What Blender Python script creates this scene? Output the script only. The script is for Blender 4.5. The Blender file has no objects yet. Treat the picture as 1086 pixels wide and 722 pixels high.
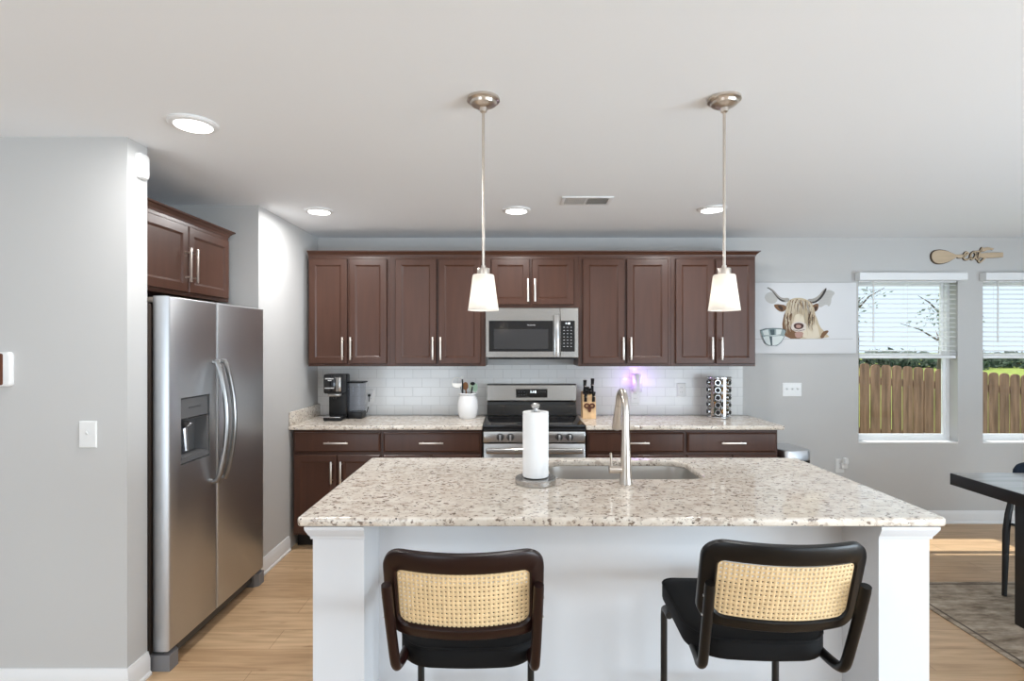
import bpy, bmesh, math, random
from mathutils import Vector, Matrix
random.seed(7)
C = bpy.context.scene.collection
SC = bpy.context.scene
PI = math.pi

# ------------------------------------------------------------------ camera, world, sun, lights, exposure
cam_d = bpy.data.cameras.new('camera')
cam_d.sensor_width = 36.0
cam_d.lens = 570.0 / 1086.0 * 36.0
cam_d.shift_y = 4.0 / 1086.0
cam_d.clip_start = 0.05
cam = bpy.data.objects.new('camera', cam_d); C.objects.link(cam)
cam.location = (0, 0, 1.53); cam.rotation_euler = (PI / 2, 0, 0)
SC.camera = cam

w = bpy.data.worlds.new('sky'); SC.world = w; w.use_nodes = True
bgn = w.node_tree.nodes['Background']
bgn.inputs[0].default_value = (0.76, 0.88, 1.0, 1)
bgn.inputs[1].default_value = 1.2

def lamp(name, kind, loc, rot, energy, color=(1, 1, 1), **kw):
    d = bpy.data.lights.new(name, kind); d.energy = energy; d.color = color
    for k, v in kw.items(): setattr(d, k, v)
    o = bpy.data.objects.new(name, d); C.objects.link(o)
    o.location = loc; o.rotation_euler = rot
    return o
# sun from beyond the back wall, high
sd = Vector((0.03, -math.cos(math.radians(62)), -math.sin(math.radians(62))))
s = lamp('sun', 'SUN', (0, 10, 10), (0, 0, 0), 6.0, (1.0, 0.96, 0.90), angle=math.radians(0.5))
s.rotation_euler = sd.to_track_quat('-Z', 'Y').to_euler()
# added soft fill lamps at unseen openings behind the camera and in the side wall
for wx in (-2.35, 3.15):
    lamp('rear_fill', 'AREA', (wx, -2.55, 1.35), (PI / 2, 0, 0), 5, (0.95, 0.98, 1.0), shape='RECTANGLE', size=2.3, size_y=2.0)
    # added lamp at each opening, tilted upwards to brighten the ceiling
    lamp('rear_ceiling_fill', 'AREA', (wx, -2.50, 0.6), (PI / 2 + 0.5, 0, 0), 44, (0.75, 0.885, 1.0), shape='RECTANGLE', size=2.3, size_y=1.4)
lamp('side_fill', 'AREA', (5.35, -0.9, 1.35), (PI / 2, 0, PI / 2), 15, (0.85, 0.93, 1.0), shape='RECTANGLE', size=2.6, size_y=2.0)  # added side lamp, daylight-coloured fill from out of view
lamp('side_ceiling_fill', 'AREA', (5.30, -0.9, 0.6), (PI / 2 + 0.5, 0, PI / 2), 225, (0.75, 0.885, 1.0), shape='RECTANGLE', size=2.6, size_y=1.4)  # added unseen lamp aimed up as ceiling fill from the side
SC.view_settings.view_transform = 'Standard'
SC.view_settings.look = 'None'
SC.view_settings.gamma = 1.0
SC.view_settings.use_curve_mapping = False
SC.view_settings.exposure = 0.08

# ------------------------------------------------------------------ materials
def srgb(r, g, b):
    f = lambda c: c / 12.92 if c <= 0.04045 else ((c + 0.055) / 1.055) ** 2.4
    return (f(r / 255), f(g / 255), f(b / 255), 1)

def mat(name, col, rough=0.5, metal=0.0, spec=0.5, emit=0, emit_col=None, coat=0, trans=0, var=0.0, vscale=8, vstretch=(1, 1, 1), bump=0, bscale=60):
    m = bpy.data.materials.new(name); m.use_nodes = True
    nt = m.node_tree; p = nt.nodes['Principled BSDF']
    p.inputs['Base Color'].default_value = col
    p.inputs['Roughness'].default_value = rough
    p.inputs['Metallic'].default_value = metal
    p.inputs['Specular IOR Level'].default_value = spec
    p.inputs['Coat Weight'].default_value = coat
    p.inputs['Transmission Weight'].default_value = trans
    if emit:
        p.inputs['Emission Color'].default_value = emit_col or col
        p.inputs['Emission Strength'].default_value = emit
    if var or bump:
        tc = nt.nodes.new('ShaderNodeTexCoord'); mp = nt.nodes.new('ShaderNodeMapping')
        mp.inputs['Scale'].default_value = vstretch
        nt.links.new(tc.outputs['Object'], mp.inputs[0])
    if var:
        n = nt.nodes.new('ShaderNodeTexNoise'); n.inputs['Scale'].default_value = vscale; n.inputs['Detail'].default_value = 6
        nt.links.new(mp.outputs[0], n.inputs[0])
        r = nt.nodes.new('ShaderNodeValToRGB')
        r.color_ramp.elements[0].position = 0.3; r.color_ramp.elements[1].position = 0.7
        r.color_ramp.elements[0].color = tuple(max(0, c * (1 - var)) for c in col[:3]) + (1,)
        r.color_ramp.elements[1].color = tuple(min(1, c * (1 + var)) for c in col[:3]) + (1,)
        nt.links.new(n.outputs[0], r.inputs[0]); nt.links.new(r.outputs[0], p.inputs['Base Color'])
    if bump:
        n2 = nt.nodes.new('ShaderNodeTexNoise'); n2.inputs['Scale'].default_value = bscale
        nt.links.new(mp.outputs[0], n2.inputs[0])
        b = nt.nodes.new('ShaderNodeBump'); b.inputs['Strength'].default_value = bump; b.inputs['Distance'].default_value = 0.002
        nt.links.new(n2.outputs[0], b.inputs['Height']); nt.links.new(b.outputs[0], p.inputs['Normal'])
    return m

M = {}
M['wall'] = mat('wall_paint', (0.565, 0.558, 0.547, 1), 0.75, spec=0.25, bump=0.05, bscale=250)
M['ceil'] = mat('ceiling_paint', (0.885, 0.905, 0.93, 1), 0.9, spec=0.1, bump=0.08, bscale=180)
M['trim'] = mat('trim_white', (0.82, 0.82, 0.82, 1), 0.35)
M['white'] = mat('white_plastic', (0.80, 0.80, 0.79, 1), 0.35)
M['vinyl'] = mat('window_vinyl', (0.85, 0.86, 0.87, 1), 0.4)
M['island'] = mat('island_white_paint', (0.70, 0.71, 0.73, 1), 0.5, spec=0.3)
M['wood'] = mat('espresso_wood', (0.070, 0.0285, 0.0170, 1), 0.34, spec=0.42, var=0.10, vscale=5, vstretch=(6, 6, 0.6))
M['nickel'] = mat('brushed_nickel', (0.66, 0.60, 0.54, 1), 0.28, 1.0)
M['pull'] = mat('satin_pull_metal', (0.82, 0.76, 0.69, 1), 0.35, 1.0)
M['chrome'] = mat('chrome', (0.62, 0.62, 0.62, 1), 0.16, 1.0)
M['black'] = mat('black_plastic', (0.007, 0.007, 0.008, 1), 0.35, spec=0.4)
M['blackglass'] = mat('black_glass', (0.008, 0.008, 0.009, 1), 0.06, spec=0.6)
M['darkgrey'] = mat('dark_grey_plastic', (0.05, 0.05, 0.05, 1), 0.4)
M['greyplastic'] = mat('mid_grey_plastic', (0.115, 0.115, 0.117, 1), 0.45)
M['footgrey'] = mat('foot_cover_grey', (0.20, 0.20, 0.21, 1), 0.45)
M['fridge_side'] = mat('fridge_side_brown_grey', (0.055, 0.040, 0.032, 1), 0.45)
M['ovenwin'] = mat('dark_window_glass', (0.03, 0.03, 0.032, 1), 0.05, spec=0.7)
M['stoolbrown'] = mat('dark_brown_bentwood', (0.014, 0.0045, 0.0036, 1), 0.34, spec=0.28)
M['stoolblack'] = mat('black_bentwood', (0.0045, 0.004, 0.004, 1), 0.34, spec=0.28)
M['seat'] = mat('black_seat_fabric', (0.006, 0.006, 0.0065, 1), 0.7, spec=0.15, bump=0.3, bscale=400)
M['blackmetal'] = mat('black_metal', (0.008, 0.008, 0.008, 1), 0.4)
M['cane'] = mat('woven_cane', srgb(224, 195, 150), 0.6, var=0.10, vscale=30)
M['paper'] = mat('paper_towel', (0.86, 0.86, 0.86, 1), 0.95, spec=0.1, bump=0.3, bscale=160)
M['ceramic'] = mat('white_ceramic', (0.84, 0.84, 0.84, 1), 0.2)
M['beech'] = mat('pale_block_wood', srgb(222, 184, 138), 0.5, var=0.12, vscale=6, vstretch=(8, 8, 0.8))
M['spoonwood'] = mat('brown_spoon_wood', srgb(150, 98, 52), 0.5, var=0.15, vscale=20)
M['signwood'] = mat('sign_birch_ply', srgb(196, 174, 146), 0.6, var=0.08, vscale=8, vstretch=(1, 4, 8))
M['signedge'] = mat('sign_burnt_edge', srgb(74, 56, 40), 0.7)
M['scissorbrown'] = mat('dark_reddish_brown_plastic', srgb(92, 46, 26), 0.4)
M['mint'] = mat('mint_silicone', srgb(176, 205, 180), 0.5)
M['palegreen'] = mat('pale_green_silicone', srgb(205, 222, 195), 0.5)
M['clear'] = mat('clear_plastic', (0.72, 0.74, 0.80, 1), 0.08, trans=0.85)
M['tablewood'] = mat('table_top_wood_sheen', (0.30, 0.295, 0.285, 1), 0.25, spec=0.7, var=0.25, vscale=4, vstretch=(0.5, 9, 9))  # wood grain, with window sheen on the black top painted in as grey
M['tableblack'] = mat('table_black_paint', (0.009, 0.009, 0.010, 1), 0.4)
M['navy'] = mat('navy_velvet', (0.010, 0.016, 0.028, 1), 0.85, spec=0.2, bump=0.3, bscale=300)
M['fence'] = mat('weathered_cedar', srgb(146, 114, 94), 0.85, spec=0.1, var=0.45, vscale=3.0, vstretch=(7, 7, 0.7))
M['grass'] = mat('lawn_grass', srgb(138, 150, 78), 0.9, spec=0.05, var=0.25, vscale=3)
M['leaf'] = mat('dark_foliage', srgb(52, 72, 50), 0.7, spec=0.2, var=0.4, vscale=2)
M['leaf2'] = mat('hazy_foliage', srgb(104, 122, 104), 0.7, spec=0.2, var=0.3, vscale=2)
M['bark'] = mat('tree_bark', srgb(92, 80, 70), 0.9)
M['canvas'] = mat('white_canvas', (0.76, 0.76, 0.77, 1), 0.7, spec=0.2)
M['led'] = mat('led_lens', (1, 1, 1, 1), 0.5, emit=6.0, emit_col=(1, 0.98, 0.94, 1))
M['bulb'] = mat('warm_bulb', (1, 1, 1, 1), 0.5, emit=7.0, emit_col=(1, 0.90, 0.76, 1))
M['digits'] = mat('display_digits', (1, 1, 1, 1), 0.5, emit=2.5, emit_col=(0.85, 0.95, 1, 1))
M['print'] = mat('pale_grey_print', (0.55, 0.55, 0.55, 1), 0.5)
M['warmwood'] = mat('thermostat_dark_wood', srgb(98, 52, 26), 0.35, var=0.2, vscale=30, vstretch=(4, 4, 1))
M['silverlid'] = mat('bin_stainless', (0.62, 0.63, 0.65, 1), 0.32, 1.0)
M['amber'] = mat('amber_spice', srgb(176, 130, 66), 0.4)
M['herb'] = mat('green_spice', srgb(70, 96, 70), 0.5)
M['darkspice'] = mat('dark_spice', srgb(58, 42, 32), 0.5)
M['bulbpurple'] = mat('purple_glow_lens', srgb(190, 150, 255), 0.5, emit=3.0, emit_col=(0.55, 0.28, 1.0, 1))

def stainless(name, col, rough, stretch):
    m = mat(name, col, rough, 1.0)
    nt = m.node_tree; p = nt.nodes['Principled BSDF']
    tc = nt.nodes.new('ShaderNodeTexCoord'); mp = nt.nodes.new('ShaderNodeMapping'); mp.inputs['Scale'].default_value = stretch
    n = nt.nodes.new('ShaderNodeTexNoise'); n.inputs['Scale'].default_value = 3; n.inputs['Detail'].default_value = 8
    mr = nt.nodes.new('ShaderNodeMapRange'); mr.inputs['To Min'].default_value = rough - 0.06; mr.inputs['To Max'].default_value = rough + 0.06
    nt.links.new(tc.outputs['Object'], mp.inputs[0]); nt.links.new(mp.outputs[0], n.inputs[0])
    nt.links.new(n.outputs[0], mr.inputs[0]); nt.links.new(mr.outputs[0], p.inputs['Roughness'])
    return m
M['steel'] = stainless('stainless_steel', (0.47, 0.455, 0.435, 1), 0.24, (1, 60, 60))
M['fridge'] = stainless('fridge_stainless', (0.55, 0.56, 0.575, 1), 0.38, (60, 1, 60))
M['handlesteel'] = stainless('handle_steel', (0.34, 0.335, 0.33, 1), 0.30, (60, 60, 1))
M['sinksteel'] = stainless('sink_steel', (0.55, 0.53, 0.50, 1), 0.34, (1, 40, 40))

def translucent(name, col, fac, emit=0):
    m = bpy.data.materials.new(name); m.use_nodes = True; nt = m.node_tree
    out = nt.nodes['Material Output']; nt.nodes.remove(nt.nodes['Principled BSDF'])
    d = nt.nodes.new('ShaderNodeBsdfDiffuse'); d.inputs[0].default_value = col
    t = nt.nodes.new('ShaderNodeBsdfTranslucent'); t.inputs[0].default_value = col
    mx = nt.nodes.new('ShaderNodeMixShader'); mx.inputs[0].default_value = fac
    nt.links.new(d.outputs[0], mx.inputs[1]); nt.links.new(t.outputs[0], mx.inputs[2])
    nt.links.new(mx.outputs[0], out.inputs[0])
    return m
M['shade'] = translucent('frosted_glass_shade', (0.93, 0.91, 0.88, 1), 0.55)

def glass(name, tint=(0.96, 0.98, 0.98, 1)):
    m = bpy.data.materials.new(name); m.use_nodes = True; nt = m.node_tree
    out = nt.nodes['Material Output']; nt.nodes.remove(nt.nodes['Principled BSDF'])
    t = nt.nodes.new('ShaderNodeBsdfTransparent'); t.inputs[0].default_value = tint
    g = nt.nodes.new('ShaderNodeBsdfGlossy'); g.inputs['Roughness'].default_value = 0.02
    lw = nt.nodes.new('ShaderNodeLayerWeight'); lw.inputs[0].default_value = 0.5
    pw = nt.nodes.new('ShaderNodeMath'); pw.operation = 'POWER'; pw.inputs[1].default_value = 4; nt.links.new(lw.outputs['Facing'], pw.inputs[0])
    f = nt.nodes.new('ShaderNodeMath'); f.operation = 'MULTIPLY_ADD'; f.inputs[1].default_value = 0.6; f.inputs[2].default_value = 0.02; nt.links.new(pw.outputs[0], f.inputs[0])
    mx = nt.nodes.new('ShaderNodeMixShader')
    nt.links.new(f.outputs[0], mx.inputs[0]); nt.links.new(t.outputs[0], mx.inputs[1]); nt.links.new(g.outputs[0], mx.inputs[2])
    nt.links.new(mx.outputs[0], out.inputs[0])
    return m
M['pane'] = glass('window_glass')
M['tank'] = glass('tank_plastic', (0.86, 0.87, 0.90, 1))

def granite():
    m = bpy.data.materials.new('speckled_granite'); m.use_nodes = True; nt = m.node_tree; p = nt.nodes['Principled BSDF']
    N, L = nt.nodes.new, nt.links.new
    p.inputs['Roughness'].default_value = 0.09; p.inputs['Specular IOR Level'].default_value = 0.5
    tc = N('ShaderNodeTexCoord')
    def noise(scale, detail, stretch, rough=0.6):
        mp = N('ShaderNodeMapping'); mp.inputs['Scale'].default_value = stretch; L(tc.outputs['Object'], mp.inputs[0])
        n = N('ShaderNodeTexNoise'); n.inputs['Scale'].default_value = scale; n.inputs['Detail'].default_value = detail
        n.inputs['Roughness'].default_value = rough; L(mp.outputs[0], n.inputs[0]); return n.outputs[0]
    def ramp(src, a, b, ca=(0, 0, 0, 1), cb=(1, 1, 1, 1)):
        r = N('ShaderNodeValToRGB'); r.color_ramp.elements[0].position = a; r.color_ramp.elements[1].position = b
        r.color_ramp.elements[0].color = ca; r.color_ramp.elements[1].color = cb; L(src, r.inputs[0]); return r.outputs[0]
    def mix(f, a, b):
        x = N('ShaderNodeMix'); x.data_type = 'RGBA'; L(f, x.inputs[0])
        for s_, i in ((a, 6), (b, 7)):
            if isinstance(s_, tuple): x.inputs[i].default_value = s_
            else: L(s_, x.inputs[i])
        return x.outputs[2]
    base = mix(ramp(noise(16, 5, (0.8, 1, 1)), 0.36, 0.62), srgb(214, 202, 188), srgb(234, 226, 214))
    base = mix(ramp(noise(42, 6, (0.8, 1, 1)), 0.53, 0.63), base, srgb(188, 173, 159))      # taupe flecks
    base = mix(ramp(noise(58, 5, (0.75, 1, 1)), 0.585, 0.635), base, srgb(128, 112, 100))   # grey brown specks
    base = mix(ramp(noise(70, 3, (0.8, 1, 1), 0.5), 0.655, 0.69), base, srgb(62, 48, 42))   # dark specks
    base = mix(ramp(noise(100, 3, (0.8, 1, 1), 0.5), 0.655, 0.70), base, srgb(234, 227, 218))   # quartz
    L(base, p.inputs['Base Color'])
    return m
M['granite'] = granite()

def planks():
    m = bpy.data.materials.new('oak_planks'); m.use_nodes = True; nt = m.node_tree; p = nt.nodes['Principled BSDF']
    N, L = nt.nodes.new, nt.links.new
    p.inputs['Roughness'].default_value = 0.38; p.inputs['Specular IOR Level'].default_value = 0.4
    tc = N('ShaderNodeTexCoord')
    br = N('ShaderNodeTexBrick'); br.offset = 0.37; br.offset_frequency = 2
    br.inputs['Scale'].default_value = 1; br.inputs['Brick Width'].default_value = 1.22; br.inputs['Row Height'].default_value = 0.18
    br.inputs['Mortar Size'].default_value = 0.0012; br.inputs['Mortar Smooth'].default_value = 0.2
    br.inputs['Color1'].default_value = srgb(206, 175, 140); br.inputs['Color2'].default_value = srgb(191, 158, 123)
    br.inputs['Mortar'].default_value = srgb(140, 110, 80)
    L(tc.outputs['Object'], br.inputs[0])
    mp = N('ShaderNodeMapping'); mp.inputs['Scale'].default_value = (1.2, 14, 1); L(tc.outputs['Object'], mp.inputs[0])
    n = N('ShaderNodeTexNoise'); n.inputs['Scale'].default_value = 2.2; n.inputs['Detail'].default_value = 8; n.inputs['Distortion'].default_value = 0.6
    L(mp.outputs[0], n.inputs[0])
    r = N('ShaderNodeValToRGB'); r.color_ramp.elements[0].position = 0.3; r.color_ramp.elements[1].position = 0.65
    r.color_ramp.elements[0].color = (0.72, 0.68, 0.62, 1); r.color_ramp.elements[1].color = (1.05, 1.04, 1.02, 1)
    L(n.outputs[0], r.inputs[0])
    n2 = N('ShaderNodeTexNoise'); n2.inputs['Scale'].default_value = 9; n2.inputs['Detail'].default_value = 2
    mp2 = N('ShaderNodeMapping'); mp2.inputs['Scale'].default_value = (0.5, 1.6, 1); L(tc.outputs['Object'], mp2.inputs[0]); L(mp2.outputs[0], n2.inputs[0])
    r2 = N('ShaderNodeValToRGB'); r2.color_ramp.elements[0].position = 0.68; r2.color_ramp.elements[1].position = 0.76
    r2.color_ramp.elements[0].color = (1, 1, 1, 1); r2.color_ramp.elements[1].color = (0.62, 0.52, 0.42, 1); L(n2.outputs[0], r2.inputs[0])
    def mul(a, b):
        x = N('ShaderNodeMix'); x.data_type = 'RGBA'; x.blend_type = 'MULTIPLY'; x.inputs[0].default_value = 1; L(a, x.inputs[6]); L(b, x.inputs[7]); return x.outputs[2]
    L(mul(mul(br.outputs[0], r.outputs[0]), r2.outputs[0]), p.inputs['Base Color'])
    return m
M['floor'] = planks()

def tiles():
    m = bpy.data.materials.new('white_subway_tile'); m.use_nodes = True; nt = m.node_tree; p = nt.nodes['Principled BSDF']
    N, L = nt.nodes.new, nt.links.new
    p.inputs['Roughness'].default_value = 0.12
    tc = N('ShaderNodeTexCoord'); sx = N('ShaderNodeSeparateXYZ'); cx = N('ShaderNodeCombineXYZ')
    L(tc.outputs['Object'], sx.inputs[0]); L(sx.outputs[0], cx.inputs[0]); L(sx.outputs[2], cx.inputs[1])
    br = N('ShaderNodeTexBrick'); br.inputs['Scale'].default_value = 1; br.inputs['Brick Width'].default_value = 0.154; br.inputs['Row Height'].default_value = 0.0775
    br.inputs['Mortar Size'].default_value = 0.0016; br.inputs['Mortar Smooth'].default_value = 0.3
    br.inputs['Color1'].default_value = (0.80, 0.80, 0.79, 1); br.inputs['Color2'].default_value = (0.77, 0.77, 0.765, 1); br.inputs['Mortar'].default_value = (0.58, 0.58, 0.57, 1)
    L(cx.outputs[0], br.inputs[0]); L(br.outputs[0], p.inputs['Base Color'])
    inv = N('ShaderNodeMath'); inv.operation = 'SUBTRACT'; inv.inputs[0].default_value = 1; L(br.outputs[1], inv.inputs[1])
    b = N('ShaderNodeBump'); b.inputs['Strength'].default_value = 0.6; b.inputs['Distance'].default_value = 0.001; L(inv.outputs[0], b.inputs['Height']); L(b.outputs[0], p.inputs['Normal'])
    return m
M['tile'] = tiles()

def rugmat():
    m = bpy.data.materials.new('distressed_rug'); m.use_nodes = True; nt = m.node_tree; p = nt.nodes['Principled BSDF']
    N, L = nt.nodes.new, nt.links.new
    p.inputs['Roughness'].default_value = 0.95; p.inputs['Specular IOR Level'].default_value = 0.1
    tc = N('ShaderNodeTexCoord'); mp = N('ShaderNodeMapping'); mp.inputs['Scale'].default_value = (1.0, 3.0, 1); L(tc.outputs['Object'], mp.inputs[0])
    n = N('ShaderNodeTexNoise'); n.inputs['Scale'].default_value = 5; n.inputs['Detail'].default_value = 9; n.inputs['Roughness'].default_value = 0.7; L(mp.outputs[0], n.inputs[0])
    r = N('ShaderNodeValToRGB'); e = r.color_ramp.elements
    e[0].position = 0.35; e[0].color = srgb(112, 98, 84); e[1].position = 0.66; e[1].color = srgb(196, 182, 164)
    L(n.outputs[0], r.inputs[0]); L(r.outputs[0], p.inputs['Base Color'])
    return m
M['rug'] = rugmat()

# ------------------------------------------------------------------ mesh helpers
class B:
    def __init__(self): self.bm = bmesh.new()
    def box(self, x0, x1, y0, y1, z0, z1, bev=0.0, seg=2):
        r = bmesh.ops.create_cube(self.bm, size=1)
        vs = r['verts']
        for v in vs:
            v.co = Vector(((x0 + x1) / 2 + v.co.x * (x1 - x0), (y0 + y1) / 2 + v.co.y * (y1 - y0), (z0 + z1) / 2 + v.co.z * (z1 - z0)))
        if bev:
            es = list({e for v in vs for e in v.link_edges})
            bmesh.ops.bevel(self.bm, geom=es, offset=bev, segments=seg, affect='EDGES', profile=0.5)
        return self
    def loft(self, rings, closed=True, caps=True):
        bm = self.bm
        R = [[bm.verts.new(p) for p in r] for r in rings]
        for a, b in zip(R, R[1:]):
            n = len(a)
            for i in range(n if closed else n - 1):
                j = (i + 1) % n
                bm.faces.new((a[i], a[j], b[j], b[i]))
        if caps and closed:
            bm.faces.new(R[0][::-1]); bm.faces.new(R[-1])
        return self
    def torus(self, rings):
        return self.loft_closed(rings)
    def loft_closed(self, rings):
        bm = self.bm
        R = [[bm.verts.new(p) for p in r] for r in rings]
        m = len(R)
        for k in range(m):
            a, b = R[k], R[(k + 1) % m]; n = len(a)
            for i in range(n):
                j = (i + 1) % n
                bm.faces.new((a[i], a[j], b[j], b[i]))
        return self
    def lathe(self, prof, c=(0, 0, 0), n=32, sx=1, sy=1):
        rings = [[(c[0] + r * math.cos(2 * PI * i / n) * sx, c[1] + r * math.sin(2 * PI * i / n) * sy, c[2] + z) for i in range(n)] for r, z in prof]
        return self.loft(rings)
    def tube(self, pts, r, n=12, caps=True, flat=1.0):
        P = [Vector(p) for p in pts]
        rad = r if isinstance(r, (list, tuple)) else [r] * len(P)
        t0 = (P[1] - P[0]).normalized()
        up = Vector((0, 0, 1)) if abs(t0.z) < 0.9 else Vector((1, 0, 0))
        u = t0.cross(up).normalized(); rings = []
        for i, p in enumerate(P):
            if i == 0: t = t0
            elif i == len(P) - 1: t = (P[i] - P[i - 1]).normalized()
            else: t = ((P[i] - P[i - 1]).normalized() + (P[i + 1] - P[i]).normalized()).normalized()
            u = (u - t * u.dot(t)).normalized(); v = t.cross(u)
            rings.append([p + (u * math.cos(2 * PI * k / n) + v * math.sin(2 * PI * k / n) * flat) * rad[i] for k in range(n)])
        return self.loft(rings, caps=caps)
    def cyl(self, p0, p1, r0, r1=None, n=20):
        return self.tube([p0, p1], [r0, r0 if r1 is None else r1], n)
    def prism(self, pts, d):
        """pts: 3-D polygon, d: extrusion vector"""
        d = Vector(d)
        return self.loft([[Vector(p) for p in pts], [Vector(p) + d for p in pts]])
    def rings_panel(self, x0, x1, z0, z1, y, prof):
        """front at -Y; prof: list of (inset, outward)"""
        rings = []
        for i, o in prof:
            rings.append([(x0 + i, y - o, z0 + i), (x1 - i, y - o, z0 + i), (x1 - i, y - o, z1 - i), (x0 + i, y - o, z1 - i)])
        return self.loft(rings)
    def sphere(self, c, r, n=16, m=10, s=(1, 1, 1)):
        prof = [(max(r * math.sin(PI * k / m), 1e-4), -r * math.cos(PI * k / m)) for k in range(m + 1)]
        rings = [[(c[0] + q * math.cos(2 * PI * i / n) * s[0], c[1] + q * math.sin(2 * PI * i / n) * s[1], c[2] + z * s[2]) for i in range(n)] for q, z in prof]
        return self.loft(rings)
    def obj(self, name, m, parent=None, ang=28, recalc=True, mats=None):
        bm = self.bm
        if recalc: bmesh.ops.recalc_face_normals(bm, faces=bm.faces)
        me = bpy.data.meshes.new(name); bm.to_mesh(me); bm.free()
        for mm in (mats or [m]): me.materials.append(M[mm] if isinstance(mm, str) else mm)
        me.polygons.foreach_set('use_smooth', [True] * len(me.polygons))
        me.set_sharp_from_angle(angle=math.radians(ang))
        o = bpy.data.objects.new(name, me); C.objects.link(o)
        if parent: o.parent = parent
        return o

def tag(o, label, cat, group=None, kind=None):
    if label: o['label'] = label
    if cat: o['category'] = cat
    if group: o['group'] = group
    if kind: o['kind'] = kind
    return o
def thing(name, label, cat, loc=(0, 0, 0), rotz=0, group=None):
    o = bpy.data.objects.new(name, None); C.objects.link(o)
    o.empty_display_size = 0.1
    o.location = loc; o.rotation_euler = (0, 0, rotz)
    return tag(o, label, cat, group)
def struct(o, label=None):
    o['kind'] = 'structure'
    if label: o['label'] = label
    return o
def copy_tree(o, parent=None):
    c = o.copy(); C.objects.link(c)
    if parent: c.parent = parent
    for ch in list(o.children): copy_tree(ch, c)
    return c
def arc(c, r, a0, a1, n, plane='xz'):
    out = []
    for i in range(n + 1):
        a = a0 + (a1 - a0) * i / n
        u, v = r * math.cos(a), r * math.sin(a)
        if plane == 'xz': out.append((c[0] + u, c[1], c[2] + v))
        elif plane == 'yz': out.append((c[0], c[1] + u, c[2] + v))
        else: out.append((c[0] + u, c[1] + v, c[2]))
    return out
def rrect(x0, x1, y0, y1, r, n=6, ns=1):
    """rounded rectangle, counter-clockwise, ns extra points per straight side"""
    rs = r if isinstance(r, (tuple, list)) else (r,) * 4
    cs = ((x1 - rs[0], y0 + rs[0], -PI / 2, rs[0]), (x1 - rs[1], y1 - rs[1], 0, rs[1]), (x0 + rs[2], y1 - rs[2], PI / 2, rs[2]), (x0 + rs[3], y0 + rs[3], PI, rs[3]))
    corners = [[(cx + q * math.cos(a + PI / 2 * i / n), cy + q * math.sin(a + PI / 2 * i / n)) for i in range(n + 1)] for cx, cy, a, q in cs]
    out = []
    for k in range(4):
        out += corners[k]
        p, q = corners[k][-1], corners[(k + 1) % 4][0]
        for i in range(1, ns + 1):
            t = i / (ns + 1); out.append((p[0] + (q[0] - p[0]) * t, p[1] + (q[1] - p[1]) * t))
    return out
def slab_with_hole(name, outer, hole, z0, z1, bev, m, parent=None):
    """flat slab from 2-D outlines with rounded edges"""
    cu = bpy.data.curves.new(name + '_outline', 'CURVE'); cu.dimensions = '2D'; cu.fill_mode = 'BOTH'
    cu.extrude = (z1 - z0) / 2 - bev; cu.bevel_depth = bev; cu.bevel_resolution = 3; cu.offset = -bev
    for pts in [outer] + ([hole] if hole else []):
        s_ = cu.splines.new('POLY'); s_.points.add(len(pts) - 1); s_.use_cyclic_u = True
        for p, q in zip(s_.points, pts): p.co = (q[0], q[1], 0, 1)
    tmp = bpy.data.objects.new(name + '_tmp', cu); C.objects.link(tmp)
    dg = bpy.context.evaluated_depsgraph_get()
    me = bpy.data.meshes.new_from_object(tmp.evaluated_get(dg))
    bpy.data.objects.remove(tmp); bpy.data.curves.remove(cu)
    me.name = name; me.materials.clear(); me.materials.append(M[m])
    for v in me.vertices: v.co.z += (z0 + z1) / 2
    me.polygons.foreach_set('use_smooth', [True] * len(me.polygons)); me.set_sharp_from_angle(angle=math.radians(28))
    o = bpy.data.objects.new(name, me); C.objects.link(o)
    if parent: o.parent = parent
    return o
def text_mesh(name, txt, size, loc, m, parent, depth=0.0004, rot=(PI / 2, 0, 0)):
    cu = bpy.data.curves.new(name, 'FONT'); cu.body = txt; cu.size = size; cu.extrude = depth; cu.align_x = 'CENTER'; cu.align_y = 'CENTER'
    tmp = bpy.data.objects.new(name + '_tmp', cu); C.objects.link(tmp)
    dg = bpy.context.evaluated_depsgraph_get(); me = bpy.data.meshes.new_from_object(tmp.evaluated_get(dg))
    bpy.data.objects.remove(tmp); bpy.data.curves.remove(cu)
    me.materials.clear(); me.materials.append(M[m])
    me.transform(Matrix.Translation(loc) @ Matrix.Rotation(rot[2], 4, 'Z') @ Matrix.Rotation(rot[0], 4, 'X'))
    o = bpy.data.objects.new(name, me); C.objects.link(o); o.parent = parent
    return o

# ------------------------------------------------------------------ room shell
CEIL = 2.44; YB = 4.60; XL = -1.66
struct(B().box(-4.7, 5.6, -2.8, 4.75, -0.1, 0).obj('floor', 'floor'))
struct(B().box(-4.7, 5.6, -2.8, 4.75, CEIL, CEIL + 0.15).obj('ceiling', 'ceil'))
W1 = (2.965, 3.815, 0.685, 2.10); W2 = (4.03, 4.88, 0.685, 2.10)
b = B()
b.box(XL, W1[0], YB, YB + 0.15, 0, CEIL).box(W1[1], W2[0], YB, YB + 0.15, 0, CEIL).box(W2[1], 5.45, YB, YB + 0.15, 0, CEIL)
for W in (W1, W2):
    b.box(W[0], W[1], YB, YB + 0.15, 0, W[2]).box(W[0], W[1], YB, YB + 0.15, W[3], CEIL)
struct(b.obj('wall_back', 'wall'))
struct(B().box(-2.45, XL, 3.52, YB + 0.15, 0, CEIL).obj('wall_left', 'wall'))
struct(B().box(-2.60, -2.451, 2.491, YB, 0, CEIL).obj('wall_alcove', 'wall'))
struct(B().box(-4.6, -1.69, 2.36, 2.49, 0, CEIL).obj('wall_front_left', 'wall'))
struct(B().box(-4.7, -4.6, -2.6, 2.49, 0, CEIL).obj('wall_far_left', 'wall'))
b = B()
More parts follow.
